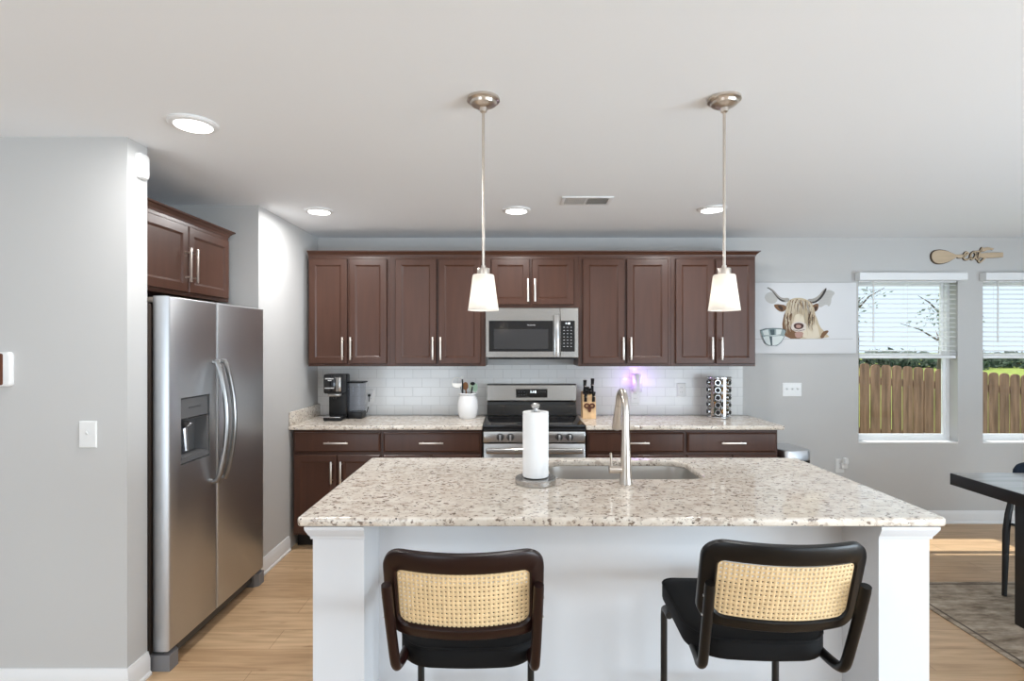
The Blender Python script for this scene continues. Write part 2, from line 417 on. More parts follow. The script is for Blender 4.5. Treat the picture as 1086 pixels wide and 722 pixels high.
b.box(5.45, 5.6, -2.6, -2.3, 0, CEIL).box(5.45, 5.6, .5, YB + .15, 0, CEIL).box(5.45, 5.6, -2.3, .5, 0, 0.3).box(5.45, 5.6, -2.3, .5, 2.38, CEIL)
struct(b.obj('wall_right', 'wall'))
b = B()
b.box(-4.7, -3.5, -2.75, -2.6, 0, CEIL).box(-1.2, 2.0, -2.75, -2.6, 0, CEIL).box(4.3, 5.6, -2.75, -2.6, 0, CEIL)
for xa, xb in ((-3.5, -1.2), (2.0, 4.3)): b.box(xa, xb, -2.75, -2.6, 0, 0.3).box(xa, xb, -2.75, -2.6, 2.38, CEIL)
struct(b.obj('wall_rear', 'wall'))
def baseboard(name, x0, y0, x1, y1, nx, ny, ext0=0, ext1=0):
    """runs from (x0,y0) to (x1,y1) with its face towards (nx,ny)"""
    d = Vector((x1 - x0, y1 - y0, 0)).normalized()
    prof = [(0.0, 0), (0.022, 0), (0.022, 0.012), (0.015, 0.020), (0.015, 0.078), (0.010, 0.092), (0.006, 0.108), (0.0, 0.108)]
    a = [Vector((x0 + nx * q, y0 + ny * q, z)) - d * (ext0 * q / 0.022) for q, z in prof]
    c = [Vector((x1 + nx * q, y1 + ny * q, z)) + d * (ext1 * q / 0.022) for q, z in prof]
    return struct(B().loft([a, c]).obj(name, 'trim', ang=20))
baseboard('baseboard_back', 1.995, YB, 5.45, YB, 0, -1)
baseboard('baseboard_left', XL, 3.52, XL, 3.99, 1, 0)
baseboard('baseboard_front_left', -4.6, 2.36, -1.69, 2.36, 0, -1, 0, 0.022)
baseboard('baseboard_stub', -1.69, 2.36, -1.69, 2.49, 1, 0, 0.022, 0)
struct(B().box(XL + 0.001, 1.97, YB - 0.009, YB - 0.0005, 0.926, 1.354).obj('trim_1', 'tile'), 'white subway tile backsplash')

# windows
def window(i, W):
    x0, x1, z0, z1 = W
    fy0, fy1 = YB + 0.085, YB + 0.135
    b = B()
    b.box(x0, x0 + .03, fy0, fy1, z0, z1).box(x1 - .03, x1, fy0, fy1, z0, z1).box(x0 + .03, x1 - .03, fy0, fy1, z1 - .03, z1).box(x0 + .03, x1 - .03, fy0, fy1, z0, z0 + .03)
    o = struct(b.obj('window_%d' % i, 'vinyl'), 'double hung window in white vinyl frame')
    zm = 1.425
    for nm, (a, c, y) in (('lower_sash', (z0 + .03, zm + .02, fy0 + .004)), ('upper_sash', (zm - .02, z1 - .03, fy0 + .026))):
        sb = B(); xa, xb = x0 + .031, x1 - .031; t = .028
        sb.box(xa, xa + t, y, y + .018, a, c, .003).box(xb - t, xb, y, y + .018, a, c, .003).box(xa + t, xb - t, y, y + .018, a, a + t + .006, .003).box(xa + t, xb - t, y, y + .018, c - t - .004, c, .003)
        so = sb.obj('sash', 'vinyl', o)
        B().box(xa + t, xb - t, y + .007, y + .011, a + t, c - t).obj('pane', 'pane', so)
    B().box(x0 - .0, x1 + .0, YB - .006, fy0, z0 - .004, z0 + .012, .004).obj('sill', 'trim', o)
    return o
window(1, W1); window(2, W2)

# ------------------------------------------------------------------ cabinets
def pull_v(parent, x, zc, L, y):
    b = B(); b.box(x - .0065, x + .0065, y - .036, y - .026, zc - L / 2, zc + L / 2, .002)
    for s_ in (-1, 1): b.cyl((x, y, zc + s_ * L * .36), (x, y - .028, zc + s_ * L * .36), .005, n=10)
    return b.obj('handle', 'pull', parent)
def pull_h(parent, xc, z, L, y):
    b = B(); b.box(xc - L / 2, xc + L / 2, y - .036, y - .026, z - .0065, z + .0065, .002)
    for s_ in (-1, 1): b.cyl((xc + s_ * L * .36, y, z), (xc + s_ * L * .36, y - .028, z), .005, n=10)
    return b.obj('handle', 'pull', parent)
DOORP = [(0, 0.001), (0, .017), (.004, .021), (.048, .021), (.052, .0175), (.060, .0125), (.064, .012)]
DRAWP = [(0, 0.001), (0, .012), (.006, .015), (.012, .0205), (.018, .021)]
def door(parent, x0, x1, z0, z1, y, hx, hz, L=0.165):
    d = B().rings_panel(x0, x1, z0, z1, y, DOORP).obj('door', 'wood', parent, ang=12)
    pull_v(d, hx, hz, L, y - .021)
    return d
def drawer(parent, x0, x1, z0, z1, y, L=0.18):
    d = B().rings_panel(x0, x1, z0, z1, y, DRAWP).obj('drawer', 'wood', parent, ang=12)
    pull_h(d, (x0 + x1) / 2, (z0 + z1) / 2, L, y - .021)
    return d
def upper(label, x0, x1, z0, z1, doors, hz, depth=.30, yface=4.27, L=0.18):
    """doors: (x0,x1,handle x) in world X"""
    xc = (x0 + x1) / 2; t = thing('wall_cabinet', label, 'cabinet', (xc, YB, z0), 0, 'upper cabinets on the back wall')
    B().box(x0 - xc + .0008, x1 - xc - .0008, yface - YB + .001, -.010, 0, z1 - z0).obj('carcass', 'wood', t)
    for a, c, hx in doors:
        door(t, a - xc, c - xc, .022, z1 - z0 - .03, yface - YB, hx - xc, hz - z0, L)
    return t
UZ0, UZ1 = 1.355, 2.235
fx = lambda px: (px - 543) / 133.5
upper('brown two-door wall cabinet above the coffee maker, against the side wall', -1.618, -.972, UZ0, UZ1,
      [(fx(328.5), fx(368.7), fx(365)), (fx(370.9), fx(410.5), fx(373.5))], 1.497)
upper('brown two-door wall cabinet above the utensil crock, beside the microwave', -.972, -.21, UZ0, UZ1,
      [(fx(419.7), fx(462.9), fx(459.8)), (fx(465.2), fx(510), fx(468))], 1.497)
upper('short two-door wall cabinet directly above the microwave', -.21, .526, 1.822, UZ1,
      [(fx(521), fx(561.5), fx(559.8)), (fx(564), fx(608.5), fx(567.2))], 1.955)
upper('brown two-door wall cabinet above the knife block, just past the microwave', .526, 1.262, UZ0, UZ1,
      [(fx(617.9), fx(661.7), fx(660)), (fx(664.4), fx(708), fx(668))], 1.497)
upper('dark two-door wall cabinet at the end of the row beside the cow canvas', 1.262, 1.933, UZ0, UZ1,
      [(fx(716), fx(756.3), fx(753.5)), (fx(758.7), fx(799.6), fx(763.5))], 1.497)
def crown(path, z, name, label, inv=1):
    """path: list of (x, y, ox, oy): point on the cabinet face and outward offset per unit"""
    prof = [(0.0, 0.0), (0.004, 0.0), (0.006, 0.010), (0.020, 0.026), (0.030, 0.032), (0.032, 0.040), (0.0, 0.040)]
    rings = [[(x + ox * q, y + oy * q, z + h) for q, h in prof] for x, y, ox, oy in path]
    o = B().loft(rings).obj(name, 'wood', ang=15); tag(o, label, 'moulding'); return o
crown([(-1.618, 4.27, 0, -1), (1.933, 4.27, 1, -1), (1.933, 4.59, 1, 0)], UZ1 - .006, 'crown_moulding', 'long dark wood crown moulding along the top of the wall cabinets')
# over-fridge cabinet: faces the room (+X)
t = thing('wall_cabinet', 'brown two-door cabinet over the refrigerator, in the alcove', 'cabinet', (-2.44, 3.01, 1.80), PI / 2)
FW, FD, FH = .915, .61, .42
B().box(-FW / 2, FW / 2, -FD, 0, 0, FH).obj('carcass', 'wood', t)
door(t, -FW / 2 + .02, -.004, .02, FH - .03, -FD, -.032, .17, .19)
door(t, .004, FW / 2 - .03, .02, FH - .03, -FD, .032, .17, .19)
crown([(-2.44 + FD, 3.01 - FW / 2, 1, 0), (-2.44 + FD, 3.01 + FW / 2, 1, 1), (-2.44, 3.01 + FW / 2, 0, 1)], 2.215, 'crown_moulding', 'short dark wood crown moulding on the cabinet over the refrigerator')
# filler panel beside the fridge
def base_cab(label, x0, x1, ndoor, yface=4.02, xsplit=None):
    xc = (x0 + x1) / 2; t = thing('base_cabinet', label, 'cabinet', (xc, YB, 0), 0, 'base cabinets along the back wall')
    B().box(x0 - xc + .0008, x1 - xc - .0008, yface - YB + .001, -.011, .105, .893).obj('carcass', 'wood', t)
    B().box(x0 - xc + .001, x1 - xc - .001, yface - YB + .075, -.05, 0, .105).obj('toe_kick', 'black', t)
    m = .012; a, c = x0 - xc + m, x1 - xc - m
    drawer(t, a, c, .725, .872, yface - YB)
    mid = 0
    door(t, a, mid - .003, .125, .705, yface - YB, mid - .035, .58)
    door(t, mid + .003, c, .125, .705, yface - YB, mid + .035, .58)
    return t
base_cab('dark base cabinet under the coffee maker, in the corner by the side wall', -1.635, -.97, 2)
base_cab('dark base cabinet under the utensil crock, next to the range', -.97, -.224, 2)
base_cab('dark base cabinet under the knife block, just past the range', .556, 1.295, 2)
base_cab('dark base cabinet under the spice rack, at the open end of the run', 1.295, 1.985, 2)

# worktops on the back wall
CT = .925
t = tag(slab_with_hole('countertop', [(-1.657, 3.985), (-.221, 3.985), (-.221, 4.588), (-1.657, 4.588)], None, .894, CT, .006, 'granite'),
        'speckled granite countertop under the coffee maker and crock', 'countertop')
B().box(-1.657, -1.637, 3.99, 4.586, CT + .0002, CT + .10, .003).obj('side_splash', 'granite', t)
tag(slab_with_hole('countertop', [(.551, 3.985), (2.02, 3.985), (2.02, 4.588), (.551, 4.588)], None, .894, CT, .006, 'granite'),
    'speckled granite countertop under the spice rack and knife block', 'countertop')

# ------------------------------------------------------------------ island
t = thing('kitchen_island', 'white painted kitchen island base with square corner posts', 'kitchen island', (.38, 2.4, 0))
ox, oy = .38, 2.4
B().box(-.69 - ox, 1.47 - ox, 2.105 - oy, 2.16 - oy, 0, .893).obj('back_panel', 'island', t)
b = B(); b.box(-.69 - ox, 0.12 - ox, 2.161 - oy, 2.83 - oy, .1, .893).box(.94 - ox, 1.47 - ox, 2.161 - oy, 2.83 - oy, .1, .893)
b.box(.12 - ox, .94 - ox, 2.161 - oy, 2.83 - oy, .1, .60).obj('carcass', 'island', t)
B().box(-.66 - ox, 1.44 - ox, 2.2 - oy, 2.76 - oy, 0, .0995).obj('toe_kick', 'black', t)
for xa, xb in ((-.702, -.521), (1.293, 1.471)):
    p = B().box(xa - ox, xb - ox, 1.895 - oy, 2.1045 - oy, 0, .846).obj('post', 'island', t)
    # cap moulding
    prof = [(0, .845), (.006, .846), (.008, .856), (.012, .861), (.022, .882), (.023, .893), (0, .893)]
    rings = []
    for q, z in prof:
        l, r_ = xa - q, xb + q
        if xa < 0: r_ = xb + min(q, .004)
        else: l = xa - min(q, .004)
        rings.append([(l - ox, 1.895 - q - oy, z), (r_ - ox, 1.895 - q - oy, z), (r_ - ox, 2.104 - oy, z), (l - ox, 2.104 - oy, z)])
    B().loft(rings).obj('cap_moulding', 'island', p, ang=15)
# apron rails between posts and the overhang brackets seen beside the end post
b = B(); b.prism([(1.293 - ox - .0005, 1.90 - oy, .893), (1.293 - ox - .0005, 2.10 - oy, .893), (1.293 - ox - .0005, 2.10 - oy, .86)], (-.016, 0, 0))
b.obj('bracket', 'island', t)
hole = rrect(.18, .885, 2.417, 2.80, .09, 8)
tag(slab_with_hole('countertop', rrect(-.752, 1.519, 1.871, 2.874, .018, 4), hole, .894, CT, .009, 'granite'),
    'big speckled granite island top with sink cutout', 'countertop')
# sink
t = thing('sink', 'stainless undermount sink set into the island top', 'sink', (.53, 2.61, .66))
def rr3(x0, x1, y0, y1, r, z, n=8): return [(x - .53, y - 2.61, z - .66) for x, y in rrect(x0, x1, y0, y1, r, n)]
b = B()
b.loft([rr3(.15, .915, 2.39, 2.825, .10, .893), rr3(.172, .893, 2.409, 2.808, .095, .893), rr3(.178, .887, 2.415, 2.802, .09, .86), rr3(.186, .879, 2.423, 2.794, .085, .72),
        rr3(.20, .865, 2.437, 2.78, .075, .68), rr3(.24, .825, 2.477, 2.74, .06, .667), rr3(.50, .56, 2.58, 2.64, .03, .662)], caps=False)
b.bm.faces.new([v for v in list(b.bm.verts)[-len(rr3(0, 1, 0, 1, .1, 0)):]])
b.obj('basin', 'sinksteel', t)
B().lathe([(.0, .0035), (.04, .0035), (.043, .006), (.03, .008), (.0001, .007)], (0, 0, .002), 24).obj('drain', 'chrome', t)
# faucet
t = thing('faucet', 'brushed nickel gooseneck pull-down faucet on the island', 'faucet', (.493, 2.33, CT))
B().lathe([(.0001, .0), (.029, .0), (.029, .004), (.0265, .012), (.0235, .06), (.0205, .13), (.0175, .22), (.0160, .29)], (0, 0, .0004), 28).obj('body', 'nickel', t)
R_ = .078
pts = [(0, 0, .285)] + [(0, R_ + R_ * math.cos(PI - PI * .90 * i / 16), .315 + R_ * math.sin(PI - PI * .90 * i / 16)) for i in range(17)]
e1 = Vector(pts[-1]); dirn = (Vector(pts[-1]) - Vector(pts[-2])).normalized()
B().tube(pts + [e1 + dirn * .02], .0148, 16).obj('neck', 'nickel', t)
a0 = e1 + dirn * .021
B().tube([a0, a0 + dirn * .012, a0 + dirn * .07, a0 + dirn * .118, a0 + dirn * .122], [.0155, .0165, .0185, .0215, .019], 18).obj('spray_head', 'nickel', t)
hd = B().cyl((-.018, 0, .062), (-.072, 0, .062), .0165, .0165, 18)
hd.lathe([(.0001, 0), (.0001, 0)], (0, 0, 0), 3) if False else None
hp = hd.obj('handle_hub', 'nickel', t)
B().tube([(-.062, 0, .075), (-.063, -.002, .10), (-.066, -.006, .135)], [.0055, .005, .0055], 10).obj('lever', 'nickel', hp)

# ------------------------------------------------------------------ refrigerator (faces +X)
t = thing('refrigerator', 'stainless side-by-side refrigerator with water dispenser', 'refrigerator', (-2.40, 2.99, 0), PI / 2)
# local: x along world Y, -y is world +X
fxl, fxr = 2.512 - 2.99, 3.467 - 2.99
D = .80  # door front
spl = 2.919 - 2.99
B().box(fxl + .006, fxr - .006, -.705, 0, .03, 1.725, .006).obj('body', 'fridge_side', t)
cx0, cx1, cz0, cz1 = 2.597 - 2.99, 2.845 - 2.99, .945, 1.268
# freezer door with dispenser recess
outer = [(fxl, .092), (spl - .004, .092), (spl - .004, 1.757), (fxl, 1.757)]
b = B()
yo, yi = -D, -.72
e = .012
def ringz(i, y): return [(fxl + i, y, .092 + i), (spl - .004 - i, y, .092 + i), (spl - .004 - i, y, 1.757 - i), (fxl + i, y, 1.757 - i)]
hb = [(cx0, cz0), (cx1, cz0), (cx1, cz1), (cx0, cz1)]
b.loft([ringz(.002, yi), ringz(0, yi - .004), ringz(0, yo + .012), ringz(.004, yo + .004), ringz(.012, yo),
        [(x, yo, z) for x, z in hb], [(x, yo + .004, z) for x, z in hb], [(x, yo + .075, z) for x, z in hb]], caps=True)
dl = b.obj('freezer_door', 'fridge', t)
b = B(); b.rings_panel(cx0 + .004, cx1 - .004, cz1 - .105, cz1 - .004, yo + .072, [(0, 0), (0, .062), (.004, .066)])
dp = b.obj('dispenser_panel', 'greyplastic', dl)
B().box(cx0 + .075, cx1 - .075, yo + .0035, yo + .0062, cz1 - .055, cz1 - .050).obj('dispenser_display', 'darkgrey', dp)
b = B(); zc = cz1 - .105
b.loft([[(cx0 + .004, yo + .003, cz0 + .004), (cx1 - .004, yo + .003, cz0 + .004), (cx1 - .004, yo + .003, zc - .002), (cx0 + .004, yo + .003, zc - .002)],
        [(cx0 + .012, yo + .006, cz0 + .03), (cx1 - .012, yo + .006, cz0 + .03), (cx1 - .012, yo + .006, zc - .006), (cx0 + .012, yo + .006, zc - .006)],
        [(cx0 + .02, yo + .07, cz0 + .04), (cx1 - .02, yo + .07, cz0 + .04), (cx1 - .02, yo + .07, zc - .008), (cx0 + .02, yo + .07, zc - .008)]], caps=False)
b.box(cx0 + .018, cx1 - .018, yo + .069, yo + .0715, cz0 + .038, zc - .006)
b.obj('dispenser_cavity', 'greyplastic', dl)
b = B(); b.tube([(cx0 + .095, yo + .055, zc - .02), (cx0 + .10, yo + .035, zc - .05)], [.02, .036], 16); b.tube([(cx0 + .10, yo + .05, zc - .05), (cx0 + .105, yo + .042, cz0 + .05)], [.018, .014], 12)
b.obj('dispenser_paddle', 'silverlid', dl)
b = B(); b.rings_panel(spl + .004, fxr, .092, 1.757, yi, [(.002, 0), (0, .004), (0, D - .72 - .012), (.004, D - .72 - .004), (.012, D - .72)])
dr = b.obj('fridge_door', 'fridge', t)
for x, dd, par in ((spl - .040, -1, dl), (spl + .040, 1, dr)):
    zs = [.80 + .635 * i / 20 for i in range(21)]
    P = [(x + dd * 0.0, yo + .001 - (.022 + .052 * math.sin(PI * (z - .80) / .635) ** .8), z) for z in zs]
    P = [(x, yo + .002, zs[0] - .004)] + P + [(x, yo + .002, zs[-1] + .004)]
    B().tube(P, [.012] + [.0135] * 21 + [.012], 12).obj('handle', 'handlesteel', par)
b = B(); b.box(fxl + .02, fxr - .02, -.715, -.02, .012, .0295).box(fxl + .02, fxr - .02, -.76, -.70, .03, .085)
b.obj('base_grille', 'darkgrey', t)
for xa, xb in ((fxl, fxl + .085), (fxr - .085, fxr)):
    b = B(); b.prism([(xa, -.70, 0), (xb, -.70, 0), (xb, -.775, 0), (xb - .02 if xa < 0 else xb - .0, -.80, 0), (xa + .0 if xa < 0 else xa + .02, -.80, 0), (xa, -.775, 0)], (0, 0, .075))
    b.obj('foot_cover', 'footgrey', t)
for xa in (fxl + .004, fxr - .10):
    B().box(xa, xa + .095, -.77, -.60, 1.7255, 1.752, .006).obj('hinge_cover', 'nickel', t)

# ------------------------------------------------------------------ range
RX, RY = .165, YB - .02
t = thing('range', 'stainless electric range with black glass cooktop', 'stove', (RX, RY, 0))
hw = .3785
yf = 3.985 - RY
B().box(-hw, hw, yf + .045, -.02, .03, .905, .004).obj('body', 'darkgrey', t)
B().box(-hw, hw, yf - .01, -.075, .9055, .934, .008, 3).obj('cooktop', 'blackglass', t)
bw = .374
b = B(); b.prism([(-bw, 0, 1.045), (-bw, 0, 1.195), (-bw, -.05, 1.195), (-bw, -.062, 1.185), (-bw, -.070, 1.06), (-bw, -.062, 1.045)], (2 * bw, 0, 0))
bg = b.obj('backguard', 'steel', t)
dsp = B().box(-.132, .132, -.0725, -.06, 1.083, 1.155).obj('display', 'blackglass', t)
B().box(-bw + .003, bw - .003, -.058, -.004, 1.022, 1.0445).obj('trim_strip', 'darkgrey', bg)
text_mesh('clock_digits', '1:18', .030, (.012, -.0732, 1.13), 'digits', dsp)
for i in range(3):
    for j in range(2): B().box(-.112 + i * .022, -.100 + i * .022, -.0732, -.0722, 1.103 + j * .024, 1.108 + j * .024).obj('button', 'greyplastic', dsp)
for i in range(4): B().box(.055 + i * .018, .065 + i * .018, -.0732, -.0722, 1.131, 1.136).obj('button', 'greyplastic', dsp)
B().prism([(-bw, -.002, .9345), (-bw, -.002, 1.0215), (-bw, -.05, 1.0215), (-bw, -.06, .965), (-bw, -.073, .9345)], (2 * bw, 0, 0)).obj('vent_riser', 'blackglass', t)
B().box(-hw, hw, yf - .008, yf + .044, .885, .9050, .003).obj('front_rail', 'black', t)
cp = B().box(-hw, hw, yf, yf + .044, .80, .884, .006).obj('control_panel', 'steel', t)
for kx in (-.253, -.177, 0.0, .184, .262):
    k = B().cyl((kx, yf - .0003, .842), (kx, yf - .010, .842), .027, .026, 24).cyl((kx, yf - .0101, .842), (kx, yf - .030, .842), .0225, .020, 24).obj('knob', 'darkgrey', cp)
    B().box(kx - .0065, kx + .0065, yf - .040, yf - .0302, .821, .863, .002).obj('knob_grip', 'silverlid', k)
od = B().box(-hw + .002, hw - .002, yf + .002, yf + .044, .215, .792, .005).obj('oven_door', 'steel', t)
B().box(-.27, .27, yf - .0005, yf + .0015, .30, .62).obj('oven_window', 'blackglass', od)
b = B(); b.box(-.355, .355, yf - .068, yf - .036, .728, .768, .011, 3)
for s_ in (-1, 1): b.box(s_ * .335 - .012, s_ * .335 + .012, yf - .05, yf + .0015, .738, .758, .004)
b.obj('handle', 'steel', od)
dwr = B().box(-hw + .002, hw - .002, yf + .004, yf + .044, .045, .205, .005).obj('storage_drawer', 'steel', t)
for sx in (-1, 1):
    for sy in (yf + .1, -.08): B().cyl((sx * .33, sy, 0), (sx * .33, sy, .029), .018, n=12).obj('foot', 'black', t)

# ------------------------------------------------------------------ microwave
t = thing('microwave', 'stainless over-range microwave under the short cabinet', 'microwave', (.158, 4.59, 1.411))
mw, mh = .3645, .405; my = 4.22 - 4.59
B().box(-mw, mw, my + .03, 0, .012, mh, .003).obj('case', 'steel', t)
B().box(-mw + .02, mw - .02, my + .035, -.02, 0, .0115).obj('vent_underside', 'black', t)
q = lambda px: (px - 543) / 135.1 - .158
zz = lambda py: 1.53 - (py - 365) / 135.1 - 1.411
xd = q(594.2)
dm = B().rings_panel(-mw, xd - .001, .014, mh, my + .0295, [(0, 0), (0, .026), (.004, .0295)]).obj('door', 'steel', t)
gl = B().box(q(518.5), q(586.6), my - .0022, my - .0002, zz(372.8), zz(340)).obj('door_glass', 'blackglass', dm)
B().box(q(523.7), q(581.5), my - .0030, my - .0023, zz(369.8), zz(349)).obj('door_window', 'ovenwin', gl)
text_mesh('brand_print', 'FRIGIDAIRE', .0125, (q(563.5), my - .0032, zz(344.7)), 'print', gl)
hx = q(589.8)
b = B(); b.box(hx - .019, hx + .019, my - .052, my - .034, zz(378.8), zz(333.6), .006, 3)
for z_ in (zz(375), zz(338)): b.box(hx - .012, hx + .012, my - .036, my - .0002, z_ - .012, z_ + .012, .002)
b.obj('handle', 'chrome', dm)
cpn = B().rings_panel(xd + .001, mw, .014, mh, my + .0295, [(0, 0), (0, .026), (.004, .0295)]).obj('control_panel', 'steel', t)
kp = B().box(q(594.8), q(609.6), my - .0022, my - .0002, zz(372.8), zz(340)).obj('keypad', 'blackglass', t)
text_mesh('clock_digits', '1:18', .022, (q(602), my - .0028, zz(343)), 'digits', kp)
for i in range(3):
    for j in range(7): B().box(q(598.3) + i * .028 - .006, q(598.3) + i * .028 + .004, my - .0028, my - .0023, zz(347 + 3.4 * j) - .002, zz(347 + 3.4 * j) + .002).obj('key', 'print', kp)

# ------------------------------------------------------------------ pendants and ceiling fittings
def pendant(x, y, label, z0=1.655):
    t = thing('pendant_light', label, 'pendant light', (x, y, CEIL), 0, 'pendant lights over the island')
    H = CEIL - z0
    B().lathe([(.0001, -.0005), (.060, -.0005), (.061, -.010), (.058, -.013), (.050, -.016), (.046, -.024), (.030, -.033), (.0145, -.036), (.0125, -.050), (.0055, -.055), (.0001, -.055)], n=40).obj('canopy', 'nickel', t)
    B().cyl((0, 0, -.050), (0, 0, -H + .165), .0052, n=12).obj('rod', 'nickel', t)
    B().lathe([(.0001, -H + .166), (.0085, -H + .166), (.0085, -H + .158), (.0225, -H + .156), (.0235, -H + .153), (.0235, -H + .133), (.0001, -H + .133)], n=28).obj('socket_cap', 'nickel', t)
    sh = B()
    pr = [(.024, .1325), (.037, .1325), (.040, .128), (.047, .07), (.0565, .004), (.0575, 0), (.0550, 0), (.0525, .006), (.044, .07), (.037, .125), (.024, .1285)]
    n = 40
    rings = [[(r * math.cos(2 * PI * i / n), r * math.sin(2 * PI * i / n), -H + z) for i in range(n)] for r, z in pr]
    sh.loft(rings, caps=False); sh.obj('lamp_shade', 'shade', t, ang=40)
    B().sphere((0, 0, -H + .045), .024).obj('bulb', 'bulb', t)
    l = lamp('pendant_lamp', 'POINT', (0, 0, -H + .048), (0, 0, 0), 1.9, (1, .90, .78), shadow_soft_size=.026)
    l.parent = t
    return t
pendant(-.106, 1.99, 'nickel pendant with frosted shade hanging in front of the microwave cabinets')
pendant(.786, 1.99, 'nickel pendant with frosted shade hanging in front of the dark end cabinet')
def downlight(x, y, label):
    t = thing('ceiling_light', label, 'ceiling light', (x, y, CEIL), 0, 'round ceiling lights')
    B().lathe([(.0001, -.0004), (.095, -.0004), (.095, -.006), (.088, -.012), (.072, -.015), (.070, -.012), (.0001, -.012)], n=40).obj('trim_ring', 'trim', t)
    B().lathe([(.0001, -.0125), (.0695, -.0125), (.069, -.0165), (.0001, -.0175)], n=40).obj('lens', 'led', t)
    l = lamp('ceiling_lamp', 'AREA', (0, 0, -.022), (0, 0, 0), 10.5, (.985, .985, .985), shape='DISK', size=.15); l.parent = t
    return t
downlight(-1.31, 2.21, 'large round ceiling light nearest the refrigerator and entry wall')
downlight(-1.31, 3.65, 'round ceiling light in front of the corner above the coffee maker')
downlight(.03, 3.63, 'round ceiling light in front of the microwave, by the air vent')
downlight(1.34, 3.60, 'round ceiling light half behind a pendant rod, before the dark end cabinet')
downlight(-1.31, -.5, 'added unseen round fill light over the open floor on the refrigerator side')  # out-of-view fitting added to brighten the island and stools
downlight(1.34, -.5, 'added unseen round fill light over the open floor on the dining side')  # second added fitting out of view, same fill for the island front
t = thing('ceiling_vent', 'white slotted air vent in the ceiling above the range', 'vent', (.468, 3.40, CEIL))
b = B(); z = -.0085
b.box(-.158, .158, -.095, -.075, z, -.0004, .002).box(-.158, .158, .075, .095, z, -.0004, .002).box(-.158, -.135, -.075, .075, z, -.0004, .002).box(.135, .158, -.075, .075, z, -.0004, .002).box(-.008, .008, -.075, .075, z, -.0004)
b.obj('frame', 'trim', t)
B().box(-.135, .135, -.075, .075, -.002, -.0005).obj('duct', 'darkgrey', t)
b = B()
for i in range(11):
    for x0, s_ in ((-.132, 1), (.010, -1)):
        x = x0 + .0115 * i
        b.prism([(x, -.0745, -.0022), (x + .0025, -.0745, -.0022), (x + .0025 + s_ * .006, -.0745, -.0085), (x + s_ * .006, -.0745, -.0085)], (0, .149, 0))
b.obj('louvers', 'trim', t)

